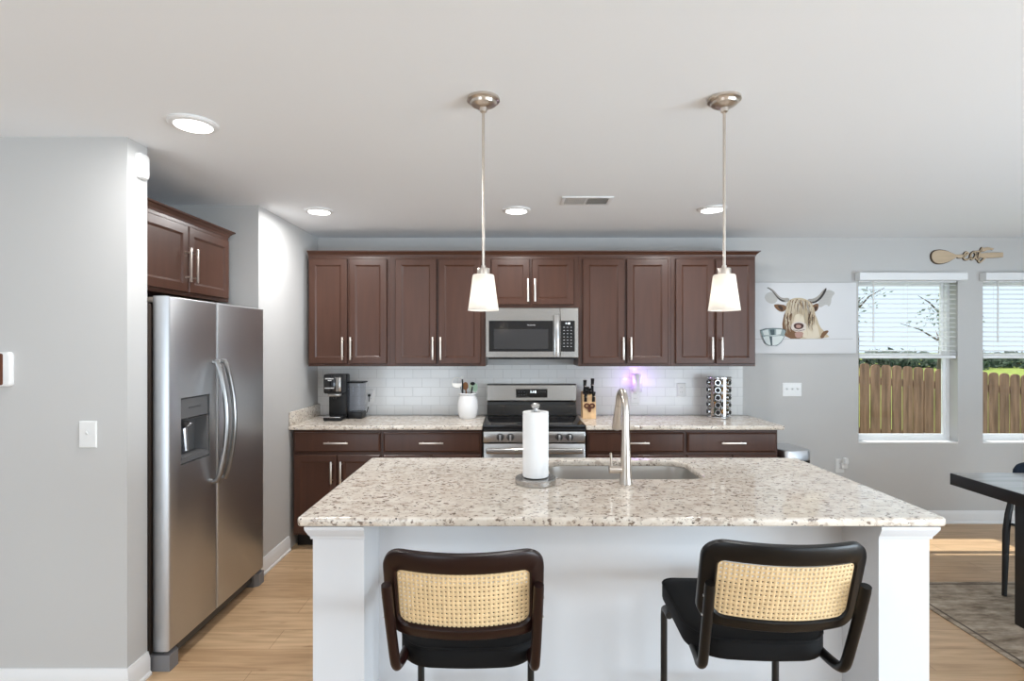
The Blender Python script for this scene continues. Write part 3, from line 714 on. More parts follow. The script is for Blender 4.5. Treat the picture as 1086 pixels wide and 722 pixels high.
# ------------------------------------------------------------------ bar stools
def make_stool(label, wood, dz):
    t = thing('bar_stool', label, 'bar stool', (0, 0, 0), 0, 'bar stools at the island')
    # cushion
    out = rrect(-.212, .212, -.20, .205, (.10, .05, .05, .10), 8, 3)
    def ins(k, z): 
        return [(x * (1 - k / .212), y * (1 - k / .205) - (0.018 * (1 - (x / .212) ** 2) if y < -.05 else 0), z) for x, y in out]
    c = B().loft([ins(k, z + dz) for k, z in ((.012, .566), (.002, .572), (0, .580), (0, .618), (.004, .628), (.014, .635), (.05, .638), (.12, .636))]).obj('seat', 'seat', t, ang=50)
    edge = [Vector((x * .992, y * .992 - (0.018 * (1 - (x / .212) ** 2) if y < -.05 else 0), .628 + dz)) for x, y in out]
    pip = []
    for i in range(len(edge)):
        a, p, q_ = edge[i - 1], edge[i], edge[(i + 1) % len(edge)]
        tn = (q_ - a).normalized(); u = tn.cross(Vector((0, 0, 1))).normalized()
        pip.append([p + (u * math.cos(k * PI / 3) + Vector((0, 0, 1)) * math.sin(k * PI / 3)) * .0035 for k in range(6)])
    B().loft_closed(pip).obj('piping', 'seat', c)
    # backrest: bowed frame with cane
    hw_, h = .219, .268
    lean = .34
    def bend(x, z, d):
        """local panel coords: x across, z up the panel, d thickness towards the sitter"""
        bow = .058 * (1 - (x / hw_) ** 2)
        y = -.275 - bow + d - z * math.sin(lean) * .85
        return (x, y, .716 + dz + z * math.cos(lean) * 1.02 + d * .2)
    N = dict(n=8, ns=14)
    o_ = rrect(-hw_, hw_, 0, h, (.055, .058, .058, .055), **N)
    i_ = rrect(-.180, .180, .036, h - .058, (.030, .018, .018, .030), **N)
    rings = []
    for (xo, zo), (xi, zi) in zip(o_, i_):
        sec = []
        for f_, d in ((0, .004), (0.0, .020), (.10, .026), (.8, .026), (1, .020), (1, .006), (.85, 0), (.12, 0)):
            sec.append(bend(xo + (xi - xo) * f_, zo + (zi - zo) * f_, d))
        rings.append(sec)
    bk = B().loft_closed(rings).obj('backrest', wood, t, ang=45)
    # cane: sheet with real holes
    nx, nz = 30, 14
    x0, x1, z0, z1 = -.190, .190, .024, h - .046
    cb = B(); bm = cb.bm
    dx, dz = (x1 - x0) / nx, (z1 - z0) / nz
    grid = [[bm.verts.new(bend(x0 + dx * i, z0 + dz * j, .012)) for j in range(nz + 1)] for i in range(nx + 1)]
    for i in range(nx):
        for j in range(nz):
            cx, cz = x0 + dx * (i + .5), z0 + dz * (j + .5); r = .185
            hv = []
            for k in range(8):
                a = PI / 8 + k * PI / 4 - PI
                hv.append(bm.verts.new(bend(cx + dx * r * 1.08 * math.cos(a), cz + dz * r * 1.08 * math.sin(a), .012)))
            c4 = [grid[i][j], grid[i + 1][j], grid[i + 1][j + 1], grid[i][j + 1]]
            # hv angles start at -157.5deg: k=0,1 bottom-left.. walk round
            idx = [(0, 1), (2, 3), (4, 5), (6, 7)]
            ang0 = [0, 1, 2, 3]
            # corner k sits between hv[2k] and hv[2k+1]
            for k in range(4):
                bm.faces.new((c4[k], hv[2 * k + 1], hv[2 * k]))
                bm.faces.new((c4[k], c4[(k + 1) % 4], hv[(2 * k + 2) % 8], hv[2 * k + 1]))
    cane = cb.obj('cane_panel', 'cane', bk, ang=60)
    md = cane.modifiers.new('thickness', 'SOLIDIFY'); md.thickness = .002; md.offset = 0
    # bent arms that carry the back
    for s_ in (-1, 1):
        x = s_ * .196
        pts = [(s_ * .178, .02, .590), (s_ * .184, -.10, .590), (s_ * .190, -.19, .589), (x, -.238, .592), (x + s_ * .001, -.262, .606), (x + s_ * .002, -.277, .632), (x + s_ * .004, -.300, .70), (x + s_ * .006, -.330, .79), (x + s_ * .008, -.355, .874)]
        # smooth the path
        P = [Vector((p[0], p[1], p[2] + dz)) for p in pts]; S = []
        for i in range(len(P) - 1):
            p0, p1, p2, p3 = P[max(i - 1, 0)], P[i], P[i + 1], P[min(i + 2, len(P) - 1)]
            for k in range(4):
                u = k / 4
                S.append(.5 * ((2 * p1) + (-p0 + p2) * u + (2 * p0 - 5 * p1 + 4 * p2 - p3) * u * u + (-p0 + 3 * p1 - 3 * p2 + p3) * u ** 3))
        S.append(P[-1])
        ar = B().tube(S, [.0145] * (len(S) - 1) + [.0135], 14).obj('back_support', wood, t, ang=40)
        B().cyl((x + s_ * .0218, -.325, .775 + dz), (x + s_ * .0185, -.325, .775 + dz), .004, n=8).cyl((x + s_ * .0225, -.342, .835 + dz), (x + s_ * .0195, -.342, .835 + dz), .004, n=8).obj('screw', 'chrome', ar)
    # cantilever metal frame
    for s_ in (-1, 1):
        x = s_ * .201
        pts = [(x, .10, .557 + dz), (x, .155, .556 + dz), (x, .172, .545 + dz), (x, .178, .525 + dz), (x, .180, .30), (x, .181, .06), (x, .178, .028), (x, .160, .0135), (x, .0, .0128), (x, -.21, .0128)]
        B().tube(pts, .0122, 12).obj('leg', 'blackmetal', t, ang=40)
    B().tube([(-.19, -.2, .0128), (.19, -.2, .0128)], .0118, 12).obj('floor_bar', 'blackmetal', t)
    B().tube([(-.19, .180, .24), (.19, .180, .24)], .0095, 12).obj('footrest', 'blackmetal', t)
    return t
st = make_stool('dark brown bentwood bar stool with cane back, in front of the paper towel roll', 'stoolbrown', .008)
st.location = (-.132, 1.79, 0)
st2 = make_stool('black bentwood bar stool with cane back, nearer the dining table', 'stoolblack', .030)
st2.location = (.752, 1.79, 0); st2.rotation_euler = (0, 0, math.radians(-2.5))

# ------------------------------------------------------------------ things on the island and worktops
t = thing('paper_towel_holder', 'round steel paper towel holder standing on the island', 'paper towel holder', (.103, 2.345, CT))
B().lathe([(.0001, .0004), (.088, .0004), (.0895, .003), (.0895, .022), (.087, .026), (.02, .028), (.0001, .028)], n=48).obj('base', 'steel', t)
B().cyl((0, 0, .028), (0, 0, .322), .007, n=14).obj('post', 'chrome', t)
B().lathe([(.0001, .318), (.012, .318), (.014, .321), (.010, .325), (.0185, .331), (.0205, .338), (.018, .345), (.010, .349), (.0001, .350)], n=24).obj('finial', 'chrome', t)
b = B(); n = 44
pr = [(.0215, .031), (.054, .031), (.056, .033), (.056, .310), (.054, .312), (.0215, .312)]
b.loft_closed([[(r * math.cos(2 * PI * i / n), r * math.sin(2 * PI * i / n), z) for i in range(n)] for r, z in pr])
o = b.obj('paper_towel_roll', 'paper'); o.location = (.103, 2.345, CT)
tag(o, 'white paper towel roll on the steel holder on the island', 'paper towel')

# coffee maker
t = thing('coffee_maker', 'black and silver coffee maker with clear water tank in the counter corner', 'coffee maker', (-1.41, 4.36, CT))
b = B(); b.box(-.078, .068, .0, .10, .0005, .362, .012, 3); b.box(-.078, .068, -.125, .0, .215, .368, .014, 3); b.box(-.078, .068, -.13, .0, .0005, .028, .008)
b.obj('body', 'black', t)
B().box(-.074, .022, -.1285, -.1242, .232, .352, .002).obj('control_face', 'blackglass', t)
b = B(); b.box(-.060, .004, -.131, -.1290, .330, .338).box(-.04, -.01, -.131, -.1290, .316, .324).box(-.064, .008, -.131, -.1290, .256, .264)
b.obj('control_print', 'print', t)
B().box(.024, .064, -.131, -.1245, .232, .345, .004).obj('brew_lid', 'steel', t)
B().box(-.055, .045, -.10, -.01, .190, .2145, .006).obj('filter_basket', 'steel', t)
B().box(-.086, .062, -.150, -.01, .0285, .036, .003).obj('drip_tray', 'chrome', t)
B().tube([(-.01, -.055, .19), (-.01, -.055, .165)], [.018, .009], 14).obj('spout', 'black', t)
B().box(.075, .195, .005, .125, .0005, .055, .008).obj('tank_base', 'black', t)
tk = B(); 
tk.loft([[(x, y, z) for x, y in rrect(.078 - a, .191 + a, .01 - a, .122 + a, .02, 5)] for z, a in ((.0555, -.006), (.058, 0), (.285, .004), (.288, .002))])
tk.obj('water_tank', 'tank', t)
B().box(.070, .205, -.002, .128, .2885, .301, .004).obj('tank_lid', 'black', t)
o = B().tube([(-1.222, 4.475, CT + .035), (-1.225, 4.53, CT + .03), (-1.222, 4.56, CT + .06), (-1.217, 4.575, CT + .11), (-1.215, 4.577, CT + .165)], .0032, 8)
o.cyl((-1.215, 4.584, CT + .17), (-1.215, 4.566, CT + .17), .011, n=12)
o = tag(o.obj('power_cord', 'black'), 'black power cord of the coffee maker plugged into the wall', 'cord')
B().prism([(-1.230, 4.562, CT + .075), (-1.206, 4.562, CT + .07), (-1.202, 4.562, CT + .115), (-1.222, 4.562, CT + .12)], (0, .001, 0)).obj('care_tag', 'white', o)

# outlets and switches
def plate(label, cat, x, z, wd, ht, kind, n=1, group=None, y=YB - .0095, name='outlet'):
    t = thing(name, label, cat, (x, y, z), 0, group)
    B().rings_panel(-wd / 2, wd / 2, -ht / 2, ht / 2, 0, [(0, 0.0), (0, .002), (.004, .0055)]).obj('plate', 'white', t)
    if kind == 'outlet':
        for s_ in (-1, 1):
            r = B(); r.prism([(a, -.0056, c) for a, c in rrect(-.016, .016, s_ * .02 - .014, s_ * .02 + .014, .006, 4)], (0, -.0015, 0)); so = r.obj('socket', 'white', t)
            B().box(-.0075, -.0055, -.0076, -.0072, s_ * .02 - .002, s_ * .02 + .007).box(.0055, .0075, -.0076, -.0072, s_ * .02 - .002, s_ * .02 + .006).obj('slots', 'darkgrey', so)
    else:
        for i in range(n):
            cx = (i - (n - 1) / 2) * .046
            B().prism([(cx - .005, -.0056, -.002), (cx + .005, -.0056, -.002), (cx + .004, -.016, .010), (cx - .004, -.016, .010)], (0, -.0001, .009)).obj('toggle', 'white', t)
    return t
plate('white wall outlet on the tile behind the coffee maker cord', 'outlet', -1.21, 1.085, .075, .118, 'outlet', group='wall outlets')
plate('white wall outlet on the tile carrying the glowing night light', 'outlet', 1.05, 1.085, .075, .118, 'outlet', group='wall outlets')
plate('white wall outlet on the tile between night light and spice rack', 'outlet', 1.445, 1.14, .075, .118, 'outlet', group='wall outlets')
plate('white three-toggle switch plate on the wall below the cow canvas', 'light switch', 2.395, 1.142, .165, .118, 'switch', 3, y=YB - .0005, name='light_switch')
plate('white single toggle switch on the entry wall beside the refrigerator', 'light switch', -1.86, 1.135, .078, .118, 'switch', 1, y=2.3595, name='light_switch')
plate('white wall outlet below the window holding the plug-in freshener', 'outlet', 2.805, .49, .075, .118, 'outlet', group='wall outlets', y=YB - .0005)
# plug-in freshener low on wall
t = thing('air_freshener', 'small white plug-in air freshener on the outlet below the window', 'air freshener', (2.83, YB - .0085, .50))
B().box(-.025, .025, -.03, -.0005, -.03, .02, .008, 3).obj('plug_body', 'white', t)
B().lathe([(.0001, .0), (.02, .0), (.024, .02), (.020, .045), (.010, .052), (.0001, .052)], (0, -.032, .016), 20).obj('bulb_cap', 'white', t)
# night light
t = thing('night_light', 'white plug-in night light casting purple glow on the tile', 'night light', (1.055, YB - .018, 1.13))
b = B(); b.lathe([(.0001, .0), (.040, .0), (.043, .004), (.043, .010), (.041, .014), (.037, .14), (.034, .149), (.0001, .152)], (0, -.045, .0), 32)
b.obj('shell', 'white', t)
B().box(-.016, .016, -.045, .0, -.014, -.0005, .003).obj('plug', 'white', t)
B().box(-.018, .018, -.0075, -.0015, .03, .13, .002).obj('glow_lens', 'bulbpurple', t)
l = lamp('glow_lamp', 'POINT', (0, -.055, .185), (0, 0, 0), .15, (.55, .28, 1), shadow_soft_size=.01); l.parent = t
for s_ in (-1, 1):
    l = lamp('glow_lamp', 'POINT', (s_ * .07, -.075, .10), (0, 0, 0), .26, (.55, .28, 1), shadow_soft_size=.008); l.parent = t

# utensil crock
cx, cy = -.362, 4.40
t = B(); n = 36
pr = [(.045, .0005), (.062, .0005), (.068, .008), (.080, .05), (.085, .095), (.080, .145), (.066, .180), (.064, .188), (.072, .196), (.073, .204), (.069, .208), (.062, .206), (.058, .19), (.074, .14), (.078, .095), (.06, .012), (.045, .010)]
rings = [[(r * math.cos(2 * PI * i / n), r * math.sin(2 * PI * i / n), z) for i in range(n)] for r, z in pr]
t.loft(rings, caps=False); t.bm.verts.ensure_lookup_table()
t.bm.faces.new([t.bm.verts[i] for i in range(n)][::-1]); k = len(t.bm.verts); t.bm.faces.new([t.bm.verts[i] for i in range(k - n, k)])
o = t.obj('utensil_crock', 'ceramic', ang=50); o.location = (cx, cy, CT); tag(o, 'white ceramic crock of kitchen utensils beside the range', 'crock')
G = 'utensils in the white crock'
def utensil(name, label, p0, p1, r, hm, head, headmat):
    t = thing(name, label, 'utensil', (cx, cy, CT), 0, G)
    B().tube([p0, p1], r, 10).obj('handle', hm, t)
    head().obj('head', headmat, t)
def disc(c, r, d=.004, sx=1, sz=1):
    b = B(); b.prism([(c[0] + r * sx * math.cos(2 * PI * i / 24), c[1], c[2] + r * sz * math.sin(2 * PI * i / 24)) for i in range(24)], (0, d, 0)); return b
def ring_head(c, r):
    b = B(); P = [Vector((c[0] + r * math.cos(2 * PI * i / 28), c[1], c[2] + r * math.sin(2 * PI * i / 28))) for i in range(28)]
    b.loft_closed([[p + ((p - Vector(c)).normalized() * math.cos(k * PI / 3) + Vector((0, 1, 0)) * math.sin(k * PI / 3)) * .003 for k in range(6)] for p in P])
    b.prism([(c[0] + r * .97 * math.cos(a), c[1], c[2] + r * .97 * math.sin(a)) for a in [PI + .15 + (PI - .3) * i / 12 for i in range(13)]], (0, .002, 0))
    return b
utensil('skimmer', 'round wire skimmer with half white disc leaning out of the crock', (-.012, .01, .03), (-.060, .012, .255), .0035, 'chrome', lambda: ring_head((-.088, .014, .29), .043), 'nickel')
utensil('measuring_wand', 'slim dark utensil with round white tip standing upright in the crock', (-.035, -.02, .03), (-.042, -.02, .32), .0065, 'black', lambda: B().sphere((-.042, -.02, .334), .013), 'white')
utensil('wooden_spoon', 'brown wooden spoon in the middle of the crock', (.0, .0, .03), (-.018, .01, .25), .006, 'spoonwood', lambda: disc((-.02, .008, .262), .026, .008, .9, 1.25), 'spoonwood')
utensil('spatula', 'pale green spatula in the crock next to the wooden spoon', (.01, .02, .03), (.022, .025, .22), .006, 'white', lambda: disc((.026, .023, .255), .019, .006, 1, 2.0), 'palegreen')
utensil('spatula', 'mint spatula at the range side of the crock', (.02, .0, .03), (.052, .005, .22), .006, 'white', lambda: disc((.058, .003, .25), .02, .006, 1.1, 1.9), 'mint')
utensil('ladle', 'black utensil handle sticking up between the two spatulas', (.0, -.03, .03), (.040, -.030, .26), .0065, 'black', lambda: B().sphere((.042, -.031, .285), .015, s=(1.3, 1, .9)), 'black')

# knife block
kx, ky = .630, 4.42
t = thing('knife_block', 'pale wooden knife block standing beside the range', 'knife block', (kx, ky, CT))
b = B(); b.prism([(-.053, -.055, .0005), (-.053, -.045, .10), (-.053, -.02, .185), (-.053, .055, .215), (-.053, .095, .19), (-.053, .075, .0005)], (.106, 0, 0))
b.obj('block', 'beech', t)
kd = Vector((0, -.25, .97)).normalized()
for i, (x, y, z, L, lb) in enumerate(((-.034, .0, .196, .115, 'tallest black-handled knife at the side of the block nearest the range'), (.030, .012, .198, .125, 'thick black-handled knife at the far side of the block'),
        (-.012, -.003, .195, .06, 'short black-handled knife next to the tallest one in the block'), (.012, .002, .196, .045, 'shortest black-handled knife in the middle of the block'),
        (-.030, -.036, .135, .07, 'dark-handled knife in the lower front row, range side'), (.034, -.036, .135, .08, 'dark-handled knife in the lower front row, sink side'))):
    t = thing('knife', lb, 'knife', (kx, ky, CT), 0, 'knives in the wooden block')
    a = Vector((x, y, z + .004)); 
    B().tube([a, a + kd * L * .5, a + kd * L], [.0095, .0085, .011], 10, flat=1.4).obj('handle', 'black', t)
    B().tube([a + kd * (L * .55), a + kd * (L * .62)], [.0116, .0116], 8, flat=1.3).obj('rivet_band', 'chrome', t)
t = thing('scissors', 'brown-handled kitchen scissors in the front of the knife block', 'scissors', (kx, ky - .052, CT + .085))
for s_ in (-1, 1):
    P = [Vector((s_ * .021 + .018 * math.cos(2 * PI * i / 20), -.004, .02 + .016 * math.sin(2 * PI * i / 20))) for i in range(20)]
    c = Vector((s_ * .021, -.004, .02))
    B().loft_closed([[p + ((p - c).normalized() * math.cos(k * PI / 3) + Vector((0, 1, 0)) * math.sin(k * PI / 3)) * .0065 for k in range(6)] for p in P]).obj('handle_loop', 'scissorbrown', t)
B().prism([(-.018, -.006, .008), (.018, -.006, .008), (.008, -.006, -.03), (-.008, -.006, -.03)], (0, .006, 0)).obj('pivot', 'scissorbrown', t)

# spice rack
sx_, sy_ = 1.705, 4.43
t = thing('spice_rack', 'chrome revolving spice rack holding rows of jars on the counter', 'spice rack', (sx_, sy_, CT))
B().lathe([(.0001, .0005), (.088, .0005), (.094, .006), (.094, .016), (.088, .020), (.0001, .020)], n=40).obj('base', 'chrome', t)
B().lathe([(.0001, .325), (.098, .325), (.1, .328), (.1, .336), (.096, .340), (.0001, .341)], n=40).obj('top', 'chrome', t)
B().cyl((0, 0, .02), (0, 0, .325), .022, n=12).obj('column', 'chrome', t)
cols = [math.radians(a) for a in (-85, -25, 38, 95)]
for a in (-55, 9, 66, 125, 180, 235):
    a = math.radians(a)
    d = Vector((math.sin(a), -math.cos(a), 0)); u = Vector((d.y, -d.x, 0))
    wdt = .011 if abs(a) < .3 else .014
    p = d * .088 + Vector((0, 0, .0205))
    b = B(); b.prism([p - u * wdt, p + u * wdt, p + u * wdt - d * .002, p - u * wdt - d * .002], (0, 0, .304)); b.obj('upright', 'steel', t)
def make_jar(mi):
    j = thing('spice_jar', 'small spice jar with dark cap lying in the chrome revolving rack', 'jar', (0, 0, 0), 0, 'spice jars in the rack')
    b = B(); b.tube([(0, -.036, 0), (0, -.076, 0)], .0215, 16); b.obj('glass', mi, j)
    b = B(); b.tube([(0, -.0765, 0), (0, -.098, 0)], .0235, 18); ld = b.obj('lid', 'chrome', j)
    b = B(); b.tube([(0, -.0982, 0), (0, -.0995, 0)], .0165, 16); b.obj('cap_disc', 'black', ld)
    return j
protos = [make_jar(m_) for m_ in ('amber', 'herb', 'darkspice')]
used = set()
ji = 0
for a in cols:
    for r_ in range(5):
        k = random.randrange(3)
        if k not in used: j = protos[k]; used.add(k)
        else: j = copy_tree(protos[k])
        j.location = (sx_, sy_, CT + .052 + .0605 * r_); j.rotation_euler = (0, 0, a)
for k in range(3):
    if k not in used:
        for ch in list(protos[k].children): bpy.data.objects.remove(ch)
        bpy.data.objects.remove(protos[k])

# trash can behind the island
t = thing('trash_can', 'stainless step trash can at the end of the base cabinets', 'trash can', (2.16, 4.22, 0), math.radians(10))
def rr(x0, x1, y0, y1, r, z): return [(x, y, z) for x, y in rrect(x0, x1, y0, y1, r, 7)]
B().loft([rr(-.122, .112, -.14, .16, .05, .004), rr(-.122, .112, -.14, .16, .05, .62)]).obj('body', 'silverlid', t)
B().loft([rr(-.124, .114, -.142, .162, .05, .6205), rr(-.124, .114, -.142, .162, .05, .645)]).obj('collar', 'black', t)
B().loft([rr(-.126, .116, -.144, .164, .052, .6455), rr(-.126, .116, -.144, .164, .052, .716), rr(-.120, .110, -.138, .158, .048, .724), rr(-.10, .09, -.118, .138, .04, .727)]).obj('lid', 'silverlid', t, ang=50)
B().box(-.05, .05, -.17, -.139, .012, .03, .004).obj('pedal', 'black', t)

# wall devices on the entry wall
t = thing('motion_sensor', 'white motion sensor high on the end of the entry wall', 'sensor', (-1.6895, 2.442, 2.338), PI / 2)
b = B(); b.loft([[(x, -y_, z) for x, z in rrect(-.034 + i, .034 - i, -.056 + i, .056 - i, .014, 6)] for y_, i in ((0, 0), (.016, 0), (.022, .004), (.024, .012))])
b.obj('housing', 'white', t, ang=40)
B().lathe([(.0001, 0), (.006, 0), (.005, .002), (.0001, .003)], n=14).obj('lens', 'white', t)
t.children[-1].rotation_euler = (PI / 2, 0, 0); t.children[-1].location = (.012, -.0245, 0)
t = thing('thermostat', 'white wall thermostat with dark wood face on the entry wall', 'thermostat', (-2.262, 2.3595, 1.421))
b = B(); b.loft([[(x, -y_, z) for x, z in rrect(-.076 + i, .076 - i, -.076 + i, .076 - i, .016, 6)] for y_, i in ((0, 0), (.012, 0), (.018, .003), (.020, .008))])
b.obj('housing', 'white', t, ang=40)
b = B(); b.loft([[(x, -y_, z) for x, z in rrect(-.046 + i, .046 - i, -.069 + i, .069 - i, .008, 6)] for y_, i in ((.0202, 0), (.0225, .001))]); b.obj('face', 'warmwood', t)

# ------------------------------------------------------------------ cow canvas
PX0, PX1, PZ0, PZ1 = 2.03, 2.928, 1.452, 2.055
def cmat(name, r, g, b_): M[name] = mat(name, srgb(r, g, b_), 0.7, spec=0.2)
for nm, c in dict(cow_tan=(205, 188, 160), cow_cream=(226, 214, 193), cow_brown=(128, 96, 72), cow_dark=(74, 58, 50), horn_dark=(64, 60, 60), horn_light=(170, 165, 158), cow_pink=(186, 150, 138), cow_nose=(92, 62, 60),
                  map_grey=(196, 194, 190), bowl_light=(214, 220, 218), bowl_mid=(150, 164, 164), bowl_dark=(84, 98, 102), line_grey=(176, 176, 176), muzzle=(222, 212, 202)).items(): cmat('paint_' + nm, *c)
t = thing('canvas_print', 'white canvas with a shaggy horned cow and mixing bowl', 'picture', (2.48, YB - .0005, 1.75))
B().box(PX0 - 2.48, PX1 - 2.48, -.032, 0, PZ0 - 1.75, PZ1 - 1.75, .003).obj('canvas', 'canvas', t)
class Paint:
    def __init__(self): self.bm = bmesh.new(); self.mats = []; self.lv = 0
    def poly(self, m, pts, smooth=0):
        if m not in self.mats: self.mats.append(m)
        self.lv += 1
        P = [Vector((p[0], p[1], 0)) for p in pts]
        for _ in range(smooth):
            Q = []
            for i in range(len(P)):
                a, c = P[i], P[(i + 1) % len(P)]
                Q += [a * .75 + c * .25, a * .25 + c * .75]
            P = Q
        y = -.0322 - .00006 * self.lv
        vs = [self.bm.verts.new(((790 + p.x / 7.6 - 543) / 124.6 - 2.48 - .001, y, 1.53 - (290 + p.y / 7.6 - 365) / 124.6 - 1.75)) for p in P]
        f = self.bm.faces.new(vs); f.material_index = self.mats.index(m)
        f.normal_update()
        if f.normal.y > 0: f.normal_flip()
    def stroke(self, m, pts, w0, w1=None, wm=None):
        w1 = w0 if w1 is None else w1
        n = len(pts); L, R = [], []
        for i, p in enumerate(pts):
            a = Vector(pts[max(i - 1, 0)]); c = Vector(pts[min(i + 1, n - 1)])
            d = (c - a).normalized(); nrm = Vector((-d.y, d.x)); u = i / (n - 1)
            wd = w0 + (w1 - w0) * u
            L.append(Vector(p) + nrm * wd / 2); R.append(Vector(p) - nrm * wd / 2)
        self.poly(m, [tuple(q) for q in L + R[::-1]])
    def obj(self, parent):
        me = bpy.data.meshes.new('painting'); self.bm.to_mesh(me); self.bm.free()
        for m_ in self.mats: me.materials.append(M[m_])
        o = bpy.data.objects.new('painting', me); C.objects.link(o); o.parent = parent; return o
pa = Paint()
pa.stroke('paint_line_grey', [(62, 528), (866, 526)], 3)
# horn tip patches
pa.poly('paint_map_grey', [(152, 185), (185, 150), (240, 150), (268, 190), (252, 235), (205, 245), (170, 225)], 1)
pa.poly('paint_map_grey', [(640, 140), (680, 130), (728, 155), (695, 190), (690, 245), (672, 270), (655, 245), (600, 280), (580, 240)], 1)
for i in range(9):
    y = 160 + i * 9
    pa.stroke('paint_line_grey', [(172 + abs(i - 3) * 4, y), (262 - abs(i - 4) * 5, y + 3)], 1.6)
    pa.stroke('paint_line_grey', [(632 - i * 5, 150 + i * 11), (705 - i * 6, 148 + i * 12)], 1.6)
# body
pa.poly('paint_cow_tan', [(300, 430), (350, 250), (520, 250), (570, 340), (600, 430), (640, 470), (690, 525), (330, 525)], 1)
pa.poly('paint_cow_brown', [(292, 440), (318, 300), (352, 330), (360, 430), (440, 470), (470, 525), (330, 525)], 1)
pa.poly('paint_cow_cream', [(455, 470), (520, 380), (575, 400), (600, 500), (590, 524), (470, 524)], 1)
pa.poly('paint_cow_brown', [(600, 520), (620, 470), (665, 455), (672, 470), (640, 500), (628, 524)], 1)
# horns
pa.poly('paint_horn_light', [(352, 195), (358, 222), (315, 235), (275, 218), (245, 185), (215, 140), (170, 112), (190, 110), (232, 136), (268, 180), (300, 200)], 1)
pa.poly('paint_horn_dark', [(330, 222), (300, 228), (268, 210), (240, 175), (212, 138), (166, 111), (195, 120), (228, 148), (258, 188), (292, 212)], 1)
pa.poly('paint_horn_light', [(500, 205), (545, 205), (590, 180), (620, 140), (652, 112), (655, 130), (630, 180), (590, 225), (540, 244), (505, 238)], 1)
pa.poly('paint_horn_dark', [(520, 232), (570, 222), (610, 180), (640, 125), (656, 118), (650, 145), (620, 195), (580, 232), (535, 244)], 1)
# ears
pa.poly('paint_cow_brown', [(330, 255), (240, 245), (228, 262), (262, 300), (300, 312), (330, 290)], 1)
pa.poly('paint_cow_dark', [(300, 262), (255, 255), (285, 300), (305, 300)], 1)
pa.poly('paint_cow_brown', [(530, 262), (585, 235), (592, 265), (580, 300), (548, 315)], 1)
pa.poly('paint_cow_dark', [(550, 270), (580, 262), (578, 292), (555, 305)], 1)
# head
pa.poly('paint_cow_tan', [(325, 260), (350, 215), (400, 195), (470, 198), (525, 230), (545, 280), (535, 370), (500, 420), (480, 470), (400, 475), (360, 430), (345, 350)], 2)
pa.poly('paint_cow_cream', [(400, 330), (460, 320), (480, 390), (470, 420), (390, 420), (385, 380)], 2)
pa.poly('paint_muzzle', [(375, 400), (420, 385), (480, 395), (505, 425), (480, 465), (430, 475), (385, 462), (362, 435)], 2)
pa.poly('paint_cow_nose', [(388, 408), (425, 396), (468, 405), (472, 432), (445, 450), (412, 450), (392, 436)], 2)
pa.poly('paint_cow_pink', [(402, 418), (428, 410), (452, 418), (448, 436), (425, 440), (408, 434)], 1)
pa.poly('paint_cow_dark', [(396, 418), (408, 416), (410, 430), (400, 432)], 1); pa.poly('paint_cow_dark', [(448, 416), (462, 416), (460, 432), (450, 430)], 1)
pa.stroke('paint_cow_dark', [(385, 455), (430, 464), (478, 452)], 4)
pa.poly('paint_cow_pink', [(395, 470), (470, 468), (460, 515), (405, 520)], 1)
# shaggy hair strands
rr_ = random.Random(3)
for i in range(90):
    u = rr_.random(); x = 340 + 195 * u; y = 200 + 35 * abs(u - .5) + rr_.random() * 60
    L = 60 + rr_.random() * 110; dx = (u - .5) * 90 + rr_.uniform(-12, 12)
    if 0.32 < u < .66: L *= .6
    m_ = rr_.choice(['paint_cow_cream', 'paint_cow_cream', 'paint_cow_tan', 'paint_cow_tan', 'paint_cow_brown', 'paint_horn_light'])
    pa.stroke(m_, [(x, y), (x + dx * .35, y + L * .4), (x + dx * .55, y + L * .75), (x + dx * .5, y + L)], 7, 1.0)
for i in range(40):
    x = rr_.uniform(300, 340) + rr_.choice([0, 190]) + rr_.uniform(0, 40); y = rr_.uniform(290, 400); L = rr_.uniform(60, 120)
    pa.stroke(rr_.choice(['paint_cow_tan', 'paint_cow_cream', 'paint_cow_dark', 'paint_cow_brown']), [(x, y), (x - 6, y + L * .5), (x + 3, min(y + L, 522))], 6, 1.2)
# bowl
pa.poly('paint_bowl_mid', [(115, 460), (160, 444), (260, 442), (325, 455), (310, 500), (280, 560), (250, 582), (180, 582), (155, 560), (130, 500)], 1)
pa.poly('paint_bowl_light', [(130, 500), (318, 496), (285, 550), (250, 578), (185, 578), (158, 556)], 1)
pa.poly('paint_bowl_light', [(135, 462), (180, 450), (190, 495), (145, 498)]); pa.poly('paint_bowl_dark', [(192, 452), (232, 450), (232, 494), (205, 496)]); pa.poly('paint_bowl_light', [(245, 450), (290, 452), (280, 490), (245, 494)])
pa.poly('paint_bowl_dark', [(190, 505), (212, 505), (214, 578), (202, 578)])
pa.stroke('paint_bowl_dark', [(115, 462), (160, 446), (220, 442), (280, 444), (326, 458)], 5); pa.stroke('paint_bowl_mid', [(128, 500), (220, 506), (316, 498)], 4)
pa.stroke('paint_bowl_dark', [(130, 500), (155, 558), (182, 580), (250, 580), (282, 556), (316, 500)], 4)
pa.obj(t)

